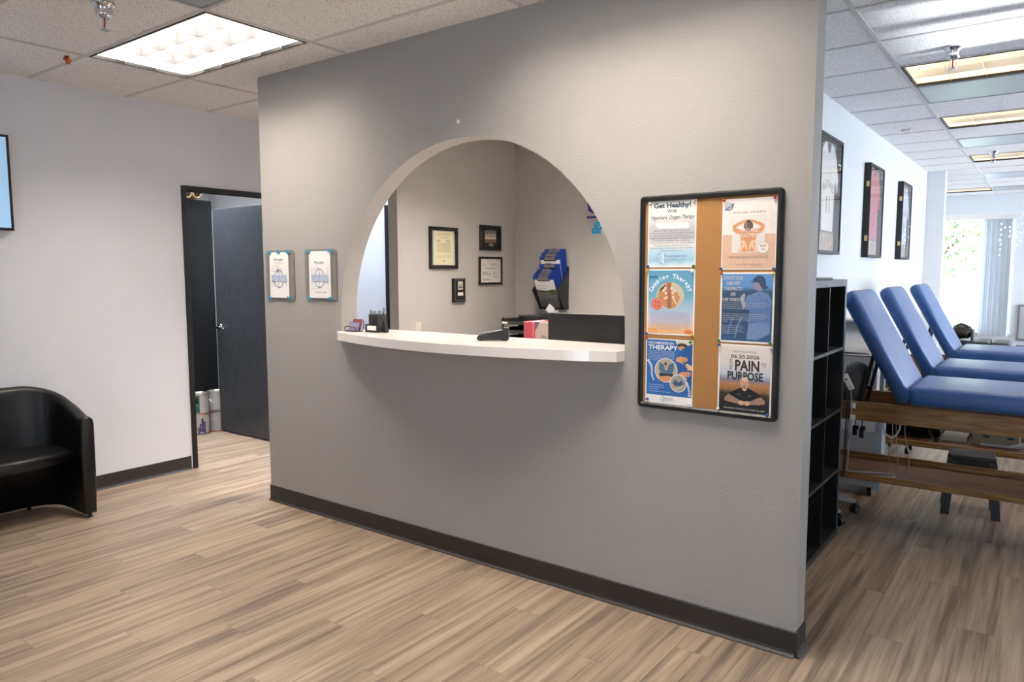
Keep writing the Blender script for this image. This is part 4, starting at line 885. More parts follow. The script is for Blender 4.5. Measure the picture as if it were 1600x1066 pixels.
p.rect(.096, .1285, .107, .1295, tk, step=False); p.rect(.111, .1285, .122, .1295, tk, step=False); p.ell(.109, .111, .009, .008, mat('beard', 'a98975', .5)); p.rect(.104, .114, .114, .1155, mat('lips', '8d5246', .5)); p.ell(.109, .121, .002, .004, mat('nose', 'b88467', .5))
arm = mat('tattoo_arm', '9d7d6c', .5, vary=.25, vscale=160)
p.poly([(.028, .06), (.045, .078), (.06, .072), (.085, .058), (.105, .052), (.107, .04), (.08, .042), (.05, .046), (.03, .05)], arm); p.poly([(.19, .062), (.176, .076), (.16, .07), (.135, .056), (.11, .052), (.108, .04), (.14, .042), (.17, .044), (.192, .05)], arm)
p.ell(.098, .046, .013, .0095, mat('face_skin', 'cf9f84', .5)); p.ell(.12, .046, .013, .0095, mat('face_skin', 'cf9f84', .5))
for k in range(4): p.stroke([(.1075 + .001 * k, .041 + k * .003), (.116, .041 + k * .003)], .0007, mat('lips', '8d5246', .5))
p.text('DR', .088, .079, .003, tg, w=.012); p.text('CLINIC', .13, .075, .003, tg, w=.014)
p.text('THE POWER OF CHIROPRACTIC AGAINST ALL ODDS', .108, .018, .0062, tg, w=.165, bold=.01); p.finish(o)
# push pins
pinc = {'red': 'c8372c', 'blue': '2450a0', 'green': '1f7a3c', 'yellow': 'e6c92e', 'white': 'e9ecee', 'clear': 'd3c8c8'}
def pin(x, z, c, label):
    r = thing('push_pin', label, 'push pin', (x, PY, z), 'push pins on the cork board'); pm = mat('pin_' + c, pinc[c], .3)
    T = Matrix.Rotation(-.35, 4, 'X')
    mb = MB(); prof = [(0, -.0135), (.0040, -.0135), (.0044, -.0128), (.0036, -.0115), (.0028, -.008), (.003, -.005), (.0052, -.0035), (.0055, -.002), (0, -.0018)]
    mb.lathe((x, PY - .001, z), prof, pm, 14, 'y'); mb.build('head', r)
    mb = MB(); mb.cyl((x, PY - .003, z), (x, PY + .002, z), .0006, steel_m, n=6); mb.build('needle', r)
L_, R_ = 2.7415, 2.945; L2, R2 = 3.063, 3.267
for x, z, c, lab in ((L_ + .006, 1.797, 'clear', 'clear pin at the top left corner of the Get Healthy flyer'), (R_ - .003, 1.797, 'clear', 'clear pin at the top right corner of the Get Healthy flyer'),
                     (L_ - .001, 1.536, 'blue', 'blue pin at the bottom left corner of the Get Healthy flyer'), (R_, 1.536, 'green', 'green pin at the bottom right corner of the Get Healthy flyer'),
                     (L_ - .002, 1.518, 'yellow', 'yellow pin at the top left corner of the Cupping Therapy flyer'), (R_ - .005, 1.514, 'white', 'white pin at the top right corner of the Cupping Therapy flyer'),
                     (L_ - .003, 1.250, 'blue', 'blue pin at the bottom left corner of the Cupping Therapy flyer'), (R_ - .001, 1.251, 'yellow', 'yellow pin at the bottom right corner of the Cupping Therapy flyer'),
                     (L_ - .003, 1.229, 'red', 'red pin at the top left corner of the Decompression flyer'), (R_ - .006, 1.222, 'green', 'green pin at the top right corner of the Decompression flyer'),
                     (L_ + .006, .966, 'blue', 'blue pin at the bottom left corner of the Decompression flyer'), (R_ - .007, .963, 'white', 'white pin at the bottom right corner of the Decompression flyer'),
                     (L2 + .003, 1.793, 'red', 'red pin at the top left corner of the Special Promo flyer'), (R2 - .003, 1.792, 'red', 'red pin at the top right corner of the Special Promo flyer'),
                     (L2 - .003, 1.524, 'blue', 'blue pin at the bottom left corner of the Special Promo flyer'), (R2 + .001, 1.523, 'blue', 'blue pin at the bottom right corner of the Special Promo flyer'),
                     (L2, 1.505, 'red', 'red pin at the top left corner of the baseball flyer'), (R2 - .003, 1.502, 'yellow', 'yellow pin at the top right corner of the baseball flyer'),
                     (L2 - .004, 1.236, 'green', 'green pin at the bottom left corner of the baseball flyer'), (R2 - .004, 1.236, 'green', 'green pin at the bottom right corner of the baseball flyer'),
                     (L2 - .002, 1.219, 'blue', 'blue pin at the top left corner of the Pain To Purpose flyer'), (R2 - .001, 1.213, 'clear', 'clear pin at the top right corner of the Pain To Purpose flyer'),
                     (L2 - .001, .958, 'white', 'white pin at the bottom left corner of the Pain To Purpose flyer'), (R2 - .008, .955, 'blue', 'blue pin at the bottom right corner of the Pain To Purpose flyer')):
    pin(x, z, c, lab)

# ================================================================== TUB CHAIR, SCREEN, STORE ROOM
r = thing('tub_chair', 'black leather tub armchair against the left wall', 'armchair', (-.85, -1.22, 0))
def chair_path(t):     # t 0..1 right arm front -> back -> left arm front, outer line
    hw = .378; xf = -.60; xs = -.80; xb = -1.105; cy = -1.222
    L1 = .22; 
    if t < L1: return Vector((xf + (xs - xf) * t / L1, cy + hw, 0)), t / L1 * .3
    if t > 1 - L1: q = (1 - t) / L1; return Vector((xf + (xs - xf) * q, cy - hw, 0)), q * .3
    q = (t - L1) / (1 - 2 * L1) * PI
    c, s_ = math.cos(q), math.sin(q); e = .75
    return Vector((xs + (xb - xs) * abs(s_) ** e, cy + hw * (1 if c > 0 else -1) * abs(c) ** e, 0)), .3 + .7 * math.sin(q)
n = 56; P0 = [chair_path(i / n) for i in range(n + 1)]; ring = []
for i, (pt, hq) in enumerate(P0):
    a = P0[max(i - 1, 0)][0]; b = P0[min(i + 1, n)][0]; t = (b - a).normalized(); inn = Vector((t.y, -t.x, 0))
    cen = Vector((-.8, -1.222, 0)); 
    if inn.dot(cen - pt) < 0: inn = -inn
    th = .072; h = .635 + .165 * min(1, max(0, (hq - .05) / .9)) ** .9
    rake = .03 * hq
    prf = [(0.010, .03), (0.002, .30), (0 - rake, h - .05), (.006 - rake, h - .018), (.022 - rake, h - .003), (th / 2 - rake, h), (th - .018 - rake, h - .006), (th - .004 - rake, h - .025), (th - rake, h - .06), (th + .008, .42), (th, .03)]
    ring.append([pt + inn * q + Vector((0, 0, z)) for q, z in prf])
k = len(ring[0]); mb = MB()
mb.add([v for rg in ring for v in rg], [(i * k + j, i * k + (j + 1) % k, (i + 1) * k + (j + 1) % k, (i + 1) * k + j) for i in range(n) for j in range(k)], leather_m, True)
mb.add(ring[0], [tuple(range(k))], leather_m); mb.add(ring[-1], [tuple(range(k))], leather_m); mb.build('shell', r)
for s_ in (0, -1):
    rg = ring[s_]; mb = MB(); c_ = sum((Vector(v) for v in rg), Vector()) / k; cc = Vector((c_.x, c_.y, 0))
    o2 = [Vector((v.x + .014, c_.y + (v.y - c_.y) * 1.04, v.z)) for v in rg]; o3 = [Vector((v.x + .022, c_.y + (v.y - c_.y) * .75, .33 + (v.z - .33) * .97)) for v in rg]
    mb.add([*rg, *o2, *o3], [(i, (i + 1) % k, (i + 1) % k + k, i + k) for i in range(k)] + [(i + k, (i + 1) % k + k, (i + 1) % k + 2 * k, i + 2 * k) for i in range(k)] + [tuple(range(2 * k, 3 * k))], leather_m, True); mb.build('arm_front', r)
mb = MB(); spts = [(-.655, -1.222 + .30), (-.80, -1.222 + .305), (-.95, -1.222 + .285), (-1.04, -1.222 + .2), (-1.07, -1.222), (-1.04, -1.222 - .2), (-.95, -1.222 - .285), (-.80, -1.222 - .305), (-.655, -1.222 - .30), (-.640, -1.222)]
bm = bmesh.new(); vsb = [bm.verts.new((x, y, .345)) for x, y in spts]; f0 = bm.faces.new(vsb); ex = bmesh.ops.extrude_face_region(bm, geom=[f0]); bmesh.ops.translate(bm, vec=(0, 0, .078), verts=[e for e in ex['geom'] if isinstance(e, bmesh.types.BMVert)])
bmesh.ops.bevel(bm, geom=[e for e in bm.edges if abs(e.verts[0].co.z - e.verts[1].co.z) < .001], offset=.022, segments=4, profile=.5, affect='EDGES'); mb.frombm(bm, leather_m, True); mb.build('seat_cushion', r)
for x, y in ((-.62, -.88), (-.62, -1.565), (-1.08, -1.05), (-1.08, -1.4)):
    mb = MB(); mb.lathe((x, y, 0), [(0, 0), (.012, 0), (.014, .006), (.010, .03), (0, .03)], blackp_m, 14); mb.build('foot', r)
# seam lines
mb = MB()
for yy, i in ((0, int(n * .36)), (1, int(n * .64))):
    rg = ring[i]; mb.tube([v + Vector((.002, 0, 0)) for v in rg[4:10]], .0022, leather_m, 6)
mb.build('seam', r)

r = thing('wall_screen', 'black framed wall screen with pale blue picture on the left wall', 'television', (XL, -1.5, 1.78))
mb = MB(); y0, y1, z0, z1 = -2.06, -1.018, 1.776, 2.362
mb.box(XL, XL + .03, y0 + .1, y1 - .1, z0 + .08, z1 - .08, blackp_m)
for a in ((y0, y1, z0, z0 + .018), (y0, y1, z1 - .014, z1), (y0, y0 + .014, z0 + .018, z1 - .014), (y1 - .014, y1, z0 + .018, z1 - .014)): mb.box(XL + .02, XL + .05, *a, blackp_m, .002, 1)
mb.box(XL + .02, XL + .025, y0, y1, z0, z1, blackp_m); mb.build('housing', r)
mb = MB(); mb.box(XL + .03, XL + .044, y0 + .014, y1 - .014, z0 + .018, z1 - .014, mat('screen_glow', '9cc3e6', .3, emit=.55)); mb.build('screen', r)
mb = MB(); mb.box(XL + .0441, XL + .0446, y0 + .1, y1 - .085, z0 + .06, z1 - .05, mat('screen_page', 'c7d6ee', .3, emit=.6)); mb.build('screen_page', r)

# black storage cabinet, rolls and paint cans
r = thing('storage_cabinet', 'tall black storage cabinet inside the store room', 'cabinet', (-2.6, .6, 0)); cabm = mat('cabinet_black', '101316', .4)
mb = MB(); mb.box(-2.78, -2.45, .0, 1.135, 0, 2.20, cabm, .003, 1); mb.build('body', r)
for a in ((.005, .565), (.572, 1.13)):
    mb = MB(); mb.box(-2.452, -2.44, *a, .02, 2.18, cabm, .002, 1); mb.build('door', r)
def roll(y, z, rd, label, L=.5):
    card_ = mat('cardboard', '75603f', .8)
    r = thing('cardboard_roll', label, 'cardboard tube', (-2.6, y, z - rd)); mb = MB(); 
    mb.lathe((-2.76, y, z), [(rd * .62, 0), (rd * .62, .38), (rd, .38), (rd, 0), (rd * .62, 0)], card_, 22, 'x'); mb.build('tube', r)
    mb = MB(); mb.lathe((-2.381, y, z), [(0, 0), (rd * .61, 0)], blackp_m, 22, 'x'); mb.build('shade_disc', r)  # black end disc paints the darkness inside the tube
roll(.955, 2.251, .05, 'cardboard tube on top of the black cabinet, right one'); roll(.862, 2.241, .04, 'cardboard tube on top of the black cabinet, left one')
tin = mat('tin', 'b4b0a8', .3, metal=.8)
def can(y, z, lab, body, rim, art=None):
    r = thing('paint_can', lab, 'paint can', (-2.29, y, z)); x = -2.29
    mb = MB(); mb.lathe((x, y, z), [(0, 0), (.08, 0), (.082, .004), (.08, .008)], rim, 28); mb.lathe((x, y, z), [(.08, .008), (.08, .18)], body, 28); mb.build('body', r)
    mb = MB(); mb.lathe((x, y, z), [(.08, .18), (.083, .184), (.083, .19), (.076, .192), (.074, .182), (.07, .180), (0, .180)], tin, 28); mb.build('lid', r)
    mb = MB(); mb.tube([(x, y - .083, z + .14), (x + .05, y - .085, z + .1), (x + .085, y - .05, z + .075), (x + .092, y, z + .068), (x + .085, y + .05, z + .075), (x + .05, y + .085, z + .1), (x, y + .083, z + .14)], .0016, steel_m, 6); mb.build('wire_handle', r)
    if art:
        mb = MB()
        for (a0, a1, z0_, z1_, mm) in art:
            vs = [(x + .0805 * math.cos(q), y + .0805 * math.sin(q), z + zz) for zz in (z0_, z1_) for q in (math.radians(a0 + (a1 - a0) * i / 6) for i in range(7))]
            mb.add(vs, [(i, i + 1, i + 8, i + 7) for i in range(6)], mm, True)
        mb.build('label', r)
lab_w = mat('can_label', 'b9b7b6', .45, vary=.05, vscale=40); gr_ = mat('can_green', '2f6b58', .45); ora = mat('can_orange', 'b86a44', .5); pur = mat('can_purple', '2f2560', .45)
can(.835, 0, 'paint can with purple streaks, on the floor left in the store room', lab_w, pur, [(-34, -24, .02, .1, pur), (-22, -9, .02, .15, pur), (-7, 4, .01, .12, pur), (-44, -36, .01, .07, pur)])
can(1.012, 0, 'plain grey paint can on the floor beside the open door', lab_w, ora)
can(.834, .193, 'green labelled paint can, topmost of the left stack', lab_w, ora, [(-100, -28, .01, .175, gr_), (-58, -36, .1, .15, black_m)])
can(1.010, .193, 'plain grey paint can, topmost of the right stack', lab_w, mat('can_dark', '2a2c33', .4))

# ================================================================== TREATMENT ROOM
# cube shelf
r = thing('cube_shelf', 'tall black-brown cube shelf behind the end of the partition', 'shelf', (3.0, .85, 0)); shm = mat('shelf_black', '18191b', .45, bump=.1, bscale=100); shb = mat('shelf_dark', '0a0a0b', .6)
sx0, sx1, sy0, sy1 = 2.81, 3.20, .135, 1.545; T_ = .038; S_ = .016
mb = MB(); mb.box(sx0, sx1, sy0, sy1, 1.43, 1.468, shm, .001, 1); mb.build('top', r); mb = MB(); mb.box(sx0, sx1, sy0, sy1, 0, T_, shm, .001, 1); mb.build('base', r)
for a in ((sy0, sy0 + T_), (sy1 - T_, sy1)): mb = MB(); mb.box(sx0, sx1, *a, T_, 1.43, shm); mb.build('side_panel', r)
for k in (1, 2, 3): mb = MB(); z = T_ + (1.43 - T_) * k / 4; mb.box(sx0, sx1 - .001, sy0 + T_, sy1 - T_, z - S_ / 2, z + S_ / 2, shm); mb.build('shelf_board', r)
iw = (sy1 - sy0 - 2 * T_)
for k in (1, 2, 3): mb = MB(); y = sy0 + T_ + iw * k / 4; mb.box(sx0 + .001, sx1 - .002, y - S_ / 4, y + S_ / 4, T_, 1.43, shm); mb.build('divider', r)
mb = MB(); mb.box(sx0, sx0 + .004, sy0, sy1, 0, 1.46, shb); mb.build('back_panel', r)
for a in range(4):
    for b in range(4):
        pass
mb = MB(); mb.box(2.86, 3.17, 1.02, 1.34, 1.468, 1.478, darkp_m, .002, 1); solo('flat_tray', mb, (3.0, 1.2, 1.468), 'thin dark tray lying on top of the cube shelf', 'tray')
r = thing('acrylic_dispenser', 'clear acrylic jar with a metal foot on top of the cube shelf', 'jar', (3.03, 1.2, 1.478))
mb = MB(); mb.lathe((3.03, 1.2, 1.478), [(0, 0), (.075, 0), (.078, .008), (.05, .02), (.035, .03), (.05, .04), (.07, .048), (0, .048)], steel_m, 28); mb.build('metal_foot', r)
mb = MB(); mb.lathe((3.03, 1.2, 1.478), [(.0, .049), (.085, .05), (.088, .06), (.088, .31), (.084, .31), (.084, .06), (0, .055)], glass_mat('acrylic', (.93, .95, .96)), 32); mb.build('clear_cylinder', r)

# jersey frames
def jersey_frame(y0, y1, z0, z1, label, bodyc, lettering, num, goldc):
    D = .055; X = 2.775; r = thing('jersey_frame', label, 'display frame', (X, (y0 + y1) / 2, z0)); fw = .022
    mb = MB(); bk = mat('frame_black', '0c0d0f', .5)
    for a in ((y0, y1, z0, z0 + fw), (y0, y1, z1 - fw, z1), (y0, y0 + fw, z0 + fw, z1 - fw), (y1 - fw, y1, z0 + fw, z1 - fw)): mb.box(X, X + D, *a, bk, .002, 1)
    mb.build('frame', r)
    mb = MB(); mb.box(X + .001, X + .01, y0 + .01, y1 - .01, z0 + .01, z1 - .01, mat('shadowbox_back', '77797c', .7)); mb.build('backing', r)
    cy = (y0 + y1) / 2; cz = z0; w2 = (y1 - y0) / 2 - fw; h = z1 - z0
    jm = mat('jersey_' + bodyc, bodyc, .8, bump=.3, bscale=120, vary=.05, vscale=9)
    out = [(-.55, .2), (.55, .2), (.6, .55), (.62, .68), (.72, .62), (.95, .55), (.98, .66), (.7, .86), (.45, .93), (.25, .955), (.12, .88), (0, .86), (-.12, .88), (-.25, .955), (-.45, .93), (-.7, .86), (-.98, .66), (-.95, .55), (-.72, .62), (-.62, .68), (-.6, .55)]
    mb = MB(); mb.prism([(cy + a * w2, z0 + b * h) for a, b in out], 'yz', X + .012, X + .03, jm); jo = mb.build('jersey', r)
    gm = mat('jersey_print_' + goldc, goldc, .6); p = Print((X + .031, cy, z0), (0, 1, 0), (0, 0, 1))
    for k, ch in enumerate(lettering):
        n_ = len(lettering); q = (k - (n_ - 1) / 2); p.text(ch, q * .055, .58 * h - abs(q) ** 2 * .008, .05, gm, w=.045, bold=.02, rot=-q * .12, step=False)
    p.text(num, 0, .36 * h, .11, gm, w=.10, bold=.03); p.finish(jo)
    mb = MB(); mb.box(X + .012, X + .016, cy - w2 * .9, cy + w2 * .9, z0 + .03, z0 + .15, mat('photo_strip', 'a48f7d', .5, vary=.5, vscale=25)); mb.build('photo_card', r)
    mb = MB(); mb.box(X + D - .008, X + D - .005, y0 + fw - .003, y1 - fw + .003, z0 + fw - .003, z1 - fw + .003, glass_m); mb.build('glass', r)
    for zz in (z0 + .14, z1 - .2):
        mb = MB(); mb.box(X + .022, X + .045, y0 - .003, y0, zz, zz + .045, mat('brass', 'd9c48a', .35, metal=.3)); mb.build('hinge', r)
jersey_frame(2.38, 3.00, 1.635, 2.455, 'nearest framed white jersey, half hidden behind the partition end', 'e8e8e6', 'ROYAL', '11', '9a9160')
jersey_frame(4.01, 4.62, 1.632, 2.432, 'framed red jersey, middle of the three on the treatment room wall', 'b05a66', 'STLS', '2', '7d2f3a')
jersey_frame(5.65, 6.22, 1.634, 2.434, 'framed white jersey farthest along the treatment room wall', 'd9dde2', 'PADS', '11', '4a4e58')

# massage tables (built once, copied twice)
def make_table(loc, label):
    x, y, z = loc; r = thing('treatment_table', label, 'treatment table', loc, 'blue treatment tables in a row')
    XR = 5.25; XLd = 3.05; W = .62
    mb = MB(); mb.box(3.50, XR, y, y + W, .755, .865, blue_m, .038, 5); mb.build('seat_cushion', r)
    a = math.radians(61.5); T = Matrix.Translation((3.475, y, .765)) @ Matrix.Rotation(-a, 4, 'Y').inverted()
    # backrest: length axis local x, leaning up to the left
    T = Matrix.Translation((3.49, y, .775)) @ Matrix(((-math.cos(a), 0, math.sin(a), 0), (0, 1, 0, 0), (math.sin(a), 0, math.cos(a), 0), (0, 0, 0, 1)))
    bm = bmesh.new(); bmesh.ops.create_cube(bm, size=1)
    Ln = .70; th = .085
    for v in bm.verts: v.co = Vector(((v.co.x + .5) * Ln, (v.co.y + .5) * W, (v.co.z + .5) * th - th * .5))
    bmesh.ops.bevel(bm, geom=[e for e in bm.edges if abs(e.verts[0].co.z - e.verts[1].co.z) > .01 and e.verts[0].co.x > Ln * .5], offset=.07, segments=5, profile=.5, affect='EDGES')
    bmesh.ops.bevel(bm, geom=[e for e in bm.edges if e.verts[0].co.z * e.verts[1].co.z > 0 and abs(e.verts[0].co.z - e.verts[1].co.z) < .001], offset=.034, segments=4, profile=.5, affect='EDGES')
    mb = MB(); mb.frombm(bm, blue_m, True, T); mb.build('backrest', r)
    for yy in (y + .2, y + .42):
        mb = MB(); top = T @ Vector((.33, 0, -.05)); mb.cyl((top.x, yy, top.z), (3.22, yy, .70), .011, blackp_m, n=10); mb.build('backrest_strut', r)
    for nm, y0 in (('side_rail', y + .045), ('side_rail', y + W - .07)):
        mb = MB(); mb.box(XLd, XR, y0, y0 + .025, .635, .745, wood_m, .002, 1); mb.build(nm, r)
    for x0 in (XLd, XR - .03):
        mb = MB(); mb.box(x0, x0 + .025, y + .07, y + W - .07, .635, .745, wood_m); mb.build('end_rail', r)
    mb = MB(); mb.box(3.49, XR - .03, y + .07, y + W - .07, .735, .757, wood_m); mb.build('deck', r)
    mb = MB(); mb.box(XLd, XR, y + .05, y + .53, .285, .305, wood2_m, .001, 1); mb.box(XLd, XR, y + .045, y + .065, .280, .318, wood_m, .002, 1); mb.build('lower_shelf', r)
    mb = MB(); mb.box(XLd, XR, y + .50, y + .52, .305, .342, wood_m, .002, 1); mb.build('shelf_lip', r)
    for x0 in (2.995, XR - .06):
        for y0 in (y + .27, y + .43):
            mb = MB(); mb.box(x0, x0 + .055, y0, y0 + .055, 0, .65, wood_m, .003, 1); mb.build('leg', r)
    return r
t1 = make_table((3.9, 1.72, 0), 'nearest blue treatment table beside the cube shelf')
clone(t1, (3.9, 2.84, 0), 'middle blue treatment table of the row of three')
clone(t1, (3.9, 4.17, 0), 'farthest blue treatment table of the row of three')

# office chair behind the shelf
r = thing('office_chair', 'rolling office chair with grey base half hidden by the cube shelf', 'office chair', (2.985, 1.86, 0)); cx, cy = 2.985, 1.86
lg = mat('chair_base_grey', 'a7abad', .4)
mb = MB(); mb.cyl((cx, cy, .07), (cx, cy, .46), .022, steel_m); mb.build('column', r)
for k in range(5):
    q = math.radians(-41 + 72 * k); ex, ey = cx + .255 * math.cos(q), cy + .255 * math.sin(q)
    if ex < 2.81: ex = 2.83
    mb = MB(); mb.tube([(cx, cy, .115), ((cx + ex) / 2, (cy + ey) / 2, .105), (ex, ey, .078)], [.028, .022, .014], lg, 10); ba = mb.build('base_arm', r)
    mb = MB(); wv = Vector((-math.sin(q + .5), math.cos(q + .5), 0))
    for s_ in (-1, 1):
        c_ = Vector((ex, ey, .03)) + wv * .014 * s_; mb.tube([c_ - wv * .009, c_ - wv * .006, c_ + wv * .006, c_ + wv * .009], [.022, .029, .029, .022], blackp_m, 18)
    mb.cyl((ex, ey, .03), (ex, ey, .08), .009, blackp_m, n=10); mb.build('caster', ba)
mb = MB(); mb.box(cx - .17, cx + .1, cy - .2, cy + .12, .46, .53, leather_m, .025, 4); mb.build('seat', r)
mb = MB(); T = Matrix.Translation((3.175, 2.0, .835)) @ Matrix.Rotation(math.radians(12), 4, 'Y')
mb.tube([T @ Vector((0, 0, q)) for q in (-.115, -.105, -.05, .03, .08, .105, .118)], [.05, .068, .074, .074, .070, .055, .025], mat('pad_grey', '4b4d50', .5), 24); mb.build('backrest', r)
mb = MB(); mb.cyl((3.23, 2.0, .80), (3.27, 2.0, .80), .012, blackp_m); mb.build('adjust_knob', r)
mb = MB(); mb.tube([(cx, cy, .45), (2.93, cy + .16, .5), (2.98, 2.02, .62), (3.14, 2.0, .73)], .013, blackp_m, 10); mb.build('back_support', r)

# equipment cart
r = thing('therapy_cart', 'white and grey therapy machine cart behind the nearest treatment table', 'cart', (3.05, 2.58, 0)); cg = mat('cart_grey', 'b3b6b9', .45); cw = mat('cart_white', 'e4e7e9', .4); cb = mat('cart_blue_edge', 'a9c0d3', .4)
mb = MB(); mb.box(2.82, 3.235, 2.42, 2.76, .06, .70, cg, .006, 2); mb.build('cabinet', r)
mb = MB(); mb.box(2.83, 3.225, 2.412, 2.42, .44, .53, cw, .003, 1); mb.build('drawer_front', r)
mb = MB(); mb.box(2.82, 3.235, 2.41, 2.42, .53, .545, white_m); mb.build('drawer_lip', r)
mb = MB(); mb.box(3.24, 3.268, 2.41, 2.44, .05, .93, cb, .003, 1); mb.build('corner_post', r)
mb = MB(); mb.box(2.84, 3.22, 2.42, 2.75, .70, .96, cw, .01, 2); mb.build('upper_cabinet', r)
mb = MB(); mb.prism([(2.42, .97), (2.75, .97), (2.75, 1.17), (2.62, 1.17), (2.44, 1.0)], 'yz', 2.84, 3.17, cw); mb.build('console', r)
mb = MB(); mb.box(2.83, 3.18, 2.5, 2.76, 1.17, 1.185, white_m, .003, 1); mb.build('console_top', r)
mb = MB(); mb.tube([(2.86, 2.40, .95), (3.2, 2.40, .95), (3.2, 2.40, .80), (3.2, 2.40, .75)], .007, steel_m, 8); mb.build('hand_rail', r)
for a, b in ((2.85, 2.45), (3.2, 2.45), (2.85, 2.73), (3.2, 2.73)):
    mb = MB(); mb.cyl((a - .012, b, .03), (a + .012, b, .03), .03, blackp_m); mb.build('caster', r)

# hand control, cords and plugs
r = thing('hand_control', 'white hand control with cord hanging over the nearest table rail', 'remote control', (3.19, 1.745, .30))
mb = MB(); T = Matrix.Translation((3.185, 1.742, .862)) @ Matrix.Rotation(math.radians(-28), 4, 'Y'); mb.box(-.018, .018, -.009, .009, -.05, .05, white_m, .009, 4, M=T); mb.build('handset', r)
mb = MB(); mb.box(-.004, .004, -.0105, -.009, .012, .024, darkp_m, M=T); mb.build('button', r)
mb = MB(); mb.tube([(3.200, 1.742, .82), (3.212, 1.74, .72), (3.205, 1.745, .60), (3.20, 1.75, .45), (3.195, 1.75, .33), (3.21, 1.80, .312)], .0045, greyp_m, 8); mb.build('cord', r)
for z in (.725, .655): mb = MB(); mb.box(3.205, 3.232, 1.738, 1.744, z - .015, z + .015, paper_m, M=None); mb.build('tag_label', r)
mb = MB(); mb.tube([(3.178, 1.748, .84), (3.185, 1.742, .7), (3.18, 1.742, .5), (3.178, 1.742, .35), (3.176, 1.742, .285)], .004, blackp_m, 8); mb.tube([(3.190, 1.744, .84), (3.197, 1.742, .7), (3.19, 1.742, .5), (3.184, 1.742, .3)], .003, blackp_m, 8)
solo('electric_cable', mb, (3.18, 1.745, .28), 'pair of thin black cords hanging down beside the cube shelf', 'cord')
for x, lab in ((3.225, 'black plug with cord hanging under the table rail, left one'), (3.262, 'black plug with cord hanging under the table rail, right one')):
    mb = MB(); mb.box(x - .014, x + .014, 1.775, 1.795, .54 - (x > 3.24) * .012, .60 - (x > 3.24) * .012, blackp_m, .006, 2); mb.tube([(x, 1.785, .595), (x, 1.785, .636)], .003, blackp_m, 6); mb.box(x - .008, x + .02, 1.775, 1.79, .575, .60, blackp_m, .003, 1)
    solo('power_plug', mb, (x, 1.785, .60), lab, 'plug')
mb = MB(); mb.tube([(3.372, 1.80, .64), (3.376, 1.79, .60), (3.392, 1.785, .565), (3.418, 1.785, .55), (3.442, 1.785, .565), (3.458, 1.79, .60), (3.463, 1.80, .64)], .0055, mat('cable_pale', 'c9c6c0', .5), 8); solo('cable_loop', mb, (3.42, 1.79, .64), 'pale cable looped under the rail of the nearest table', 'cable')
for x, x2 in ((3.41, 3.395), (3.43, 3.44), (3.475, 3.50)):
    mb = MB(); mb.tube([(x, 1.86, .64), (x + .003, 1.87, .55), (x2, 1.88, .45), (x2 + .004, 1.9, .35), (x2 - .006, 1.93, .309)], .0025, greyp_m, 6); solo('thin_wire', mb, (x, 1.88, .31), {3.41: 'thin grey wire hanging left of the cable loop bottom', 3.43: 'thin grey wire hanging through the middle of the cable loop', 3.475: 'thin grey wire hanging right of the cable loop'}[x], 'wire', 'thin wires under the nearest table')
mb = MB(); mb.tube([(3.16, 1.80, .313), (3.23, 1.80, .313), (3.30, 1.84, .313), (3.38, 1.86, .313), (3.43, 1.85, .313), (3.44, 1.82, .313), (3.42, 1.80, .313), (3.36, 1.795, .313)], .007, mat('cable_grey', 'a9a39d', .5), 8)
solo('grey_cable', mb, (3.3, 1.82, .306), 'thick grey cable lying curled on the lower shelf of the nearest table', 'cable')
mb = MB(); mb.tube([(3.6, 1.83, .64), (3.61, 1.83, .60), (3.635, 1.83, .55), (3.63, 1.83, .54), (3.605, 1.83, .58), (3.60, 1.83, .64)], .002, blackp_m, 6); solo('small_black_loop', mb, (3.6, 1.83, .64), 'small black cord loop hanging under the middle of the nearest rail', 'cord')

# step stool
stm = mat('stool_grey', '2e3135', .5)
r = thing('step_stool', 'dark grey plastic step stool between the nearest two tables', 'stool', (3.775, 2.46, 0)); TS = Matrix.Translation((3.775, 2.46, 0)) @ Matrix.Rotation(math.radians(6), 4, 'Z')
mb = MB(); mb.box(-.125, .125, -.10, .10, .34, .378, stm, .012, 3, M=TS); mb.build('seat', r)
for sx in (-1, 1):
    for sy in (-1, 1):
        mb = MB(); tx, ty, bx, by = .105 * sx, .08 * sy, .135 * sx, .115 * sy; h1, h2 = .028, .024
        vs = [TS @ Vector((tx + a * h1 * .8, ty + b * h1 * .8, .345)) for a, b in ((-1, -1), (1, -1), (1, 1), (-1, 1))] + [TS @ Vector((bx + a * h2, by + b * h2, 0)) for a, b in ((-1, -1), (1, -1), (1, 1), (-1, 1))]
        mb.add(vs, [(0, 1, 2, 3), (7, 6, 5, 4), (0, 4, 5, 1), (1, 5, 6, 2), (2, 6, 7, 3), (3, 7, 4, 0)], stm); mb.build('leg', r)
for sy in (-1, 1):
    mb = MB(); arch = [(-.11, .345), (-.11, .26), (-.085, .26), (-.07, .295), (-.04, .308), (.04, .308), (.07, .295), (.085, .26), (.11, .26), (.11, .345)]
    mb.prism(arch, 'xz', .085 * sy - .006, .085 * sy + .006, stm, TS); mb.build('apron', r)

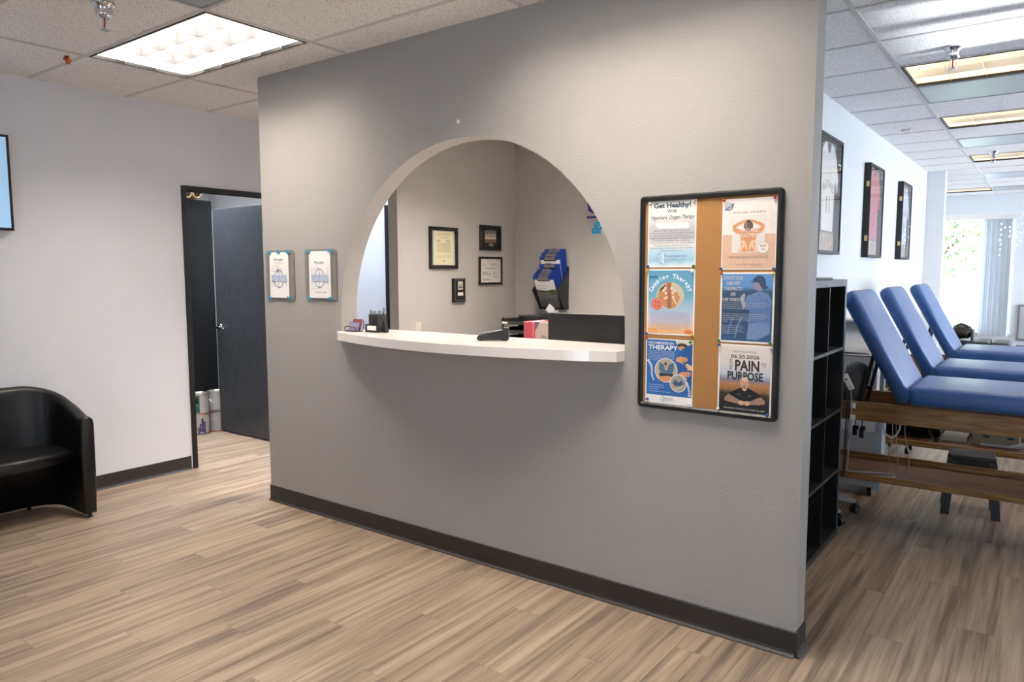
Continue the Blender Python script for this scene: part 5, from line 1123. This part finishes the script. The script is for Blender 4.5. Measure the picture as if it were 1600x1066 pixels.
# things on and behind the middle table's shelf
mb = MB(); mb.tube([(3.075, 3.13, .395), (3.09, 3.13, .395), (3.48, 3.13, .41), (3.52, 3.13, .41), (3.535, 3.13, .41)], [.07, .088, .105, .098, .07], leather_m, 22); solo('black_bolster', mb, (3.3, 3.13, .306), 'black cylindrical bolster lying on the lower shelf of the middle table', 'bolster')
r = thing('equipment_box', 'beige equipment box on the lower shelf of the middle table', 'box', (3.86, 3.2, .306)); mb = MB(); mb.box(3.72, 4.0, 3.08, 3.3, .306, .385, mat('beige_plastic', '8d8674', .5), .006, 2); mb.build('body', r)
for x in (3.79, 3.93): mb = MB(); mb.box(x, x + .04, 3.075, 3.08, .365, .378, blackp_m); mb.build('latch', r)
mb = MB(); mb.tube([(3.78, 3.05, .317), (4.0, 3.05, .319), (4.1, 3.04, .36)], .009, mat('pale_tube', 'b5b8b8', .4), 8); mb.tube([(3.95, 3.0, .33), (4.06, 3.0, .37), (4.15, 3.0, .375)], .011, mat('pale_tube', 'b5b8b8', .4), 8); solo('pale_tube_frame', mb, (4.0, 3.03, .306), 'pale tubular frame in front of the beige equipment box', 'tubing')
mb = MB(); mb.box(3.535, 3.70, 3.08, 3.30, .306, .325, mat('folded_towel', 'b0a58f', .9, bump=.5), .006, 2); mb.box(3.54, 3.695, 3.085, 3.295, .325, .343, mat('folded_towel2', 'c4bda7', .9, bump=.5), .006, 2); solo('folded_towel', mb, (3.6, 3.2, .306), 'folded beige towel between the bolster and the equipment box', 'towel')
r = thing('rolling_stool', 'small black rolling stool behind the middle table', 'stool', (3.19, 3.92, 0)); mb = MB()
mb.lathe((3.10, 3.95, .30), [(0, 0), (.15, 0), (.165, .015), (.165, .055), (.14, .07), (0, .07)], leather_m, 28); mb.build('seat', r)
mb = MB(); mb.cyl((3.10, 3.95, .06), (3.10, 3.95, .30), .02, steel_m); mb.build('column', r)
for k in range(5):
    q = math.radians(35 + 72 * k); e = Vector((3.10 + .15 * math.cos(q), 3.95 + .15 * math.sin(q), .075)); mb = MB(); mb.tube([(3.10, 3.95, .09), e], [.018, .012], blackp_m, 8); ba = mb.build('base_arm', r)
    mb = MB(); mb.cyl((e.x - .012, e.y, .03), (e.x + .012, e.y, .03), .03, blackp_m); mb.cyl((e.x - .014, e.y, .03), (e.x + .014, e.y, .03), .02, greyp_m); mb.build('caster', ba)

# far bench and bag
bv = mat('navy_vinyl', '16242f', .4, spec=.5)
r = thing('padded_bench', 'dark navy padded treatment bench near the far window', 'bench', (3.6, 6.1, 0))
mb = MB(); mb.box(3.30, 3.625, 6.0, 6.5, .695, .785, bv, .025, 4); mb.build('head_cushion', r)
mb = MB(); mb.box(3.635, 3.80, 6.0, 6.5, .695, .78, bv, .025, 4); mb.build('foot_cushion', r)
mb = MB(); mb.box(3.32, 3.78, 6.03, 6.47, .66, .70, blackp_m); mb.build('under_frame', r)
for a in (3.34, 3.72):
    for b in (6.06, 6.4):
        mb = MB(); mb.box(a, a + .035, b, b + .035, 0, .66, blackp_m); mb.build('leg', r)
r = thing('handbag', 'black patterned bag standing on the navy bench', 'bag', (3.39, 6.05, .785))
bgm = mat('bag_pattern', '211d1b', .4, vary=.75, vscale=22, bump=.6, bscale=40)
bm = bmesh.new(); bmesh.ops.create_uvsphere(bm, u_segments=28, v_segments=16, radius=1)
for v in bm.verts:
    c0 = v.co.copy(); nz = 1 + .12 * math.sin(7 * c0.x + 3 * c0.z) * math.cos(5 * c0.y + 6 * c0.z); v.co = Vector((3.37 + c0.x * .105 * nz, 6.14 + c0.y * .11 * nz, .87 + c0.z * .085 * nz + (0.01 if c0.z < 0 else 0)))
    v.co.z = max(v.co.z, .786)
mb = MB(); mb.frombm(bm, bgm, True); mb.build('body', r)
mb = MB(); mb.box(3.455, 3.478, 6.06, 6.2, .786, .895, mat('bag_side', '45484a', .6), .006, 2); mb.build('side_gusset', r)
mb = MB(); mb.tube([(3.32, 6.05, .90), (3.33, 6.04, .945), (3.37, 6.035, .965), (3.42, 6.04, .945), (3.44, 6.05, .9)], .009, blackp_m, 8); mb.build('handle', r)

# blinds, twinkle lights and wall boxes at the far window
r = thing('vertical_blinds', 'white vertical blinds gathered at the right of the far window', 'blinds', (3.4, 11.2, .45))
sheer = mat('blind_fabric', 'e3e6e9', .7, vary=.02, aniso=(60, 60, 1))
sn = sheer.node_tree; tr_ = sn.nodes.new('ShaderNodeBsdfTranslucent'); tr_.inputs[0].default_value = (.62, .66, .70, 1); ms_ = sn.nodes.new('ShaderNodeMixShader'); ms_.inputs[0].default_value = .16
sn.links.new(sn.nodes['Principled BSDF'].outputs[0], ms_.inputs[1]); sn.links.new(tr_.outputs[0], ms_.inputs[2]); sn.links.new(ms_.outputs[0], sn.nodes['Material Output'].inputs[0])
mb = MB(); mb.box(2.60, 3.66, 11.17, 11.24, 2.33, 2.42, white_m, .004, 1); mb.build('head_rail', r)
for k in range(17):
    x = 3.185 + k * .0235; T = Matrix.Translation((x, 11.2, 0)) @ Matrix.Rotation(math.radians(52 + 6 * math.sin(k * 2.1)), 4, 'Z'); mb = MB(); n_ = 6
    vs = [T @ Vector((-.04 + .08 * i / n_, .006 * math.sin(PI * i / n_), z)) for z in (.47, 2.335) for i in range(n_ + 1)]
    mb.add(vs, [(i, i + 1, i + n_ + 2, i + n_ + 1) for i in range(n_)], sheer, True); mb.build('vane', r)
sl = mat('twinkle', 'e8f4ff', .4, emit=5)
r = thing('fairy_lights', 'strings of tiny white fairy lights hanging over the blinds', 'string lights', (3.5, 11.14, 2.33)); wires = MB(); bulbs = []
for x, zs in ((3.40, (2.25, 2.16, 2.08, 2.0, 1.93, 1.85, 1.76)), (3.45, (2.19,)), (3.52, (2.2, 2.13, 2.05)), (3.555, (2.26, 2.08)), (3.61, (2.2, 2.12, 2.03, 1.91)), (3.66, (2.24, 2.1, 1.97))):
    wires.tube([(x, 11.14, 2.36), (x, 11.14, min(zs) - .01)], .0012, white_m, 5)
    for z in zs: mb = MB(); mb.lathe((x + random.uniform(-.008, .008), 11.14, z), [(0, -.009), (.008, -.004), (.008, .004), (0, .009)], sl, 8); bulbs.append(mb)
wires.box(3.38, 3.68, 11.135, 11.145, 2.355, 2.365, white_m); wires.box(3.38, 3.40, 11.14, 11.165, 2.355, 2.365, white_m)
wires.build('wire_strings', r)
for mb in bulbs: mb.build('bulb', r)
mb = MB(); mb.box(3.675, 4.1, 11.27, 11.33, .40, .975, mat('frame_taupe', '7d7571', .5), .004, 1); r = thing('wall_picture', 'taupe framed wall picture at the far right edge', 'picture frame', (3.9, 11.33, .69)); mb.build('frame', r)
mb = MB(); mb.box(3.705, 4.07, 11.265, 11.272, .43, .945, mat('frame_grey', 'a3a8ab', .4)); mb.build('picture', r)
mb = MB(); mb.box(3.68, 4.1, 11.15, 11.33, .12, .325, mat('dark_box', '4a4c4e', .5), .006, 1); mb.box(3.68, 3.70, 11.15, 11.33, 0, .12, blackp_m); mb.box(4.08, 4.1, 11.15, 11.33, 0, .12, blackp_m); solo('low_cabinet', mb, (3.9, 11.25, 0), 'small dark cabinet below the taupe picture at the far wall', 'cabinet')

# ================================================================== OUTSIDE
mb = MB(); mb.box(-30, 40, 11.5, 60, -.25, -.15, mat('lawn', '4f6e3c', .9, vary=.15, vscale=2)); struct('trim_4', mb).name = 'ground_lawn'
mb = MB(); mb.box(-30, 40, 11.5, 19, -.15, -.12, mat('pavement', 'bfc3c8', .8, vary=.04)); struct('x', mb).name = 'ground_pavement'
mb = MB(); mb.box(7.7, 40, -20, 11.4, -.25, -.12, mat('pavement', 'bfc3c8', .8)); mb.box(-20, 40, -30, -6.2, -.25, -.12, mat('pavement', 'bfc3c8', .8)); struct('x', mb).name = 'ground_parking'
bark = mat('bark', '5d4f42', .9, bump=.5, bscale=20); leafm = [mat('leaf_a', '7d8f52', .7), mat('leaf_b', '93a269', .7), mat('leaf_c', '5f7a4c', .7)]
def tree(x, y, h, rad, seed, label, low=1.4):
    rnd = random.Random(seed); r = thing('tree', label, 'tree', (x, y, -.15), 'trees outside the far window')
    mb = MB(); mb.tube([(x, y, -.15), (x + .05, y, h * .3), (x - .06, y, h * .6), (x, y, h * .85)], [.2, .16, .12, .05], bark, 10)
    for k in range(5):
        q = rnd.uniform(0, 6.28); mb.tube([(x, y, h * (.35 + .1 * k)), (x + rad * .6 * math.cos(q), y + rad * .6 * math.sin(q), h * (.5 + .1 * k))], [.07, .02], bark, 6)
    mb.build('trunk', r); mb = MB()
    for k in range(2600):
        q = rnd.uniform(0, 6.28); w_ = rnd.uniform(-1, 1); d = rad * rnd.random() ** .4; s = math.sqrt(1 - w_ * w_)
        c_ = Vector((x + d * s * math.cos(q), y + d * s * math.sin(q), low + (h - low) * .55 + d * w_ * (h - low) / rad / 2 * .95)); a = rnd.uniform(.06, .13)
        u_ = Vector((rnd.uniform(-1, 1), rnd.uniform(-1, 1), rnd.uniform(-1, 1))).normalized(); v_ = u_.orthogonal().normalized()
        mb.add([c_ - u_ * a, c_ + v_ * a * .5, c_ + u_ * a, c_ - v_ * a * .5], [(0, 1, 2, 3)], rnd.choice(leafm))
    mb.build('foliage', r)
tree(1.55, 19.5, 5.2, 1.7, 1, 'leafy tree just outside the far window', .9); tree(-2.2, 27, 7, 3.2, 2, 'rounder tree farther back on the lawn', .7); tree(.4, 16.0, 1.6, .7, 3, 'low bright shrub at the right of the window view', -.1); tree(-5.5, 33, 8, 3.6, 4, 'distant tree beyond the lawn', .8)
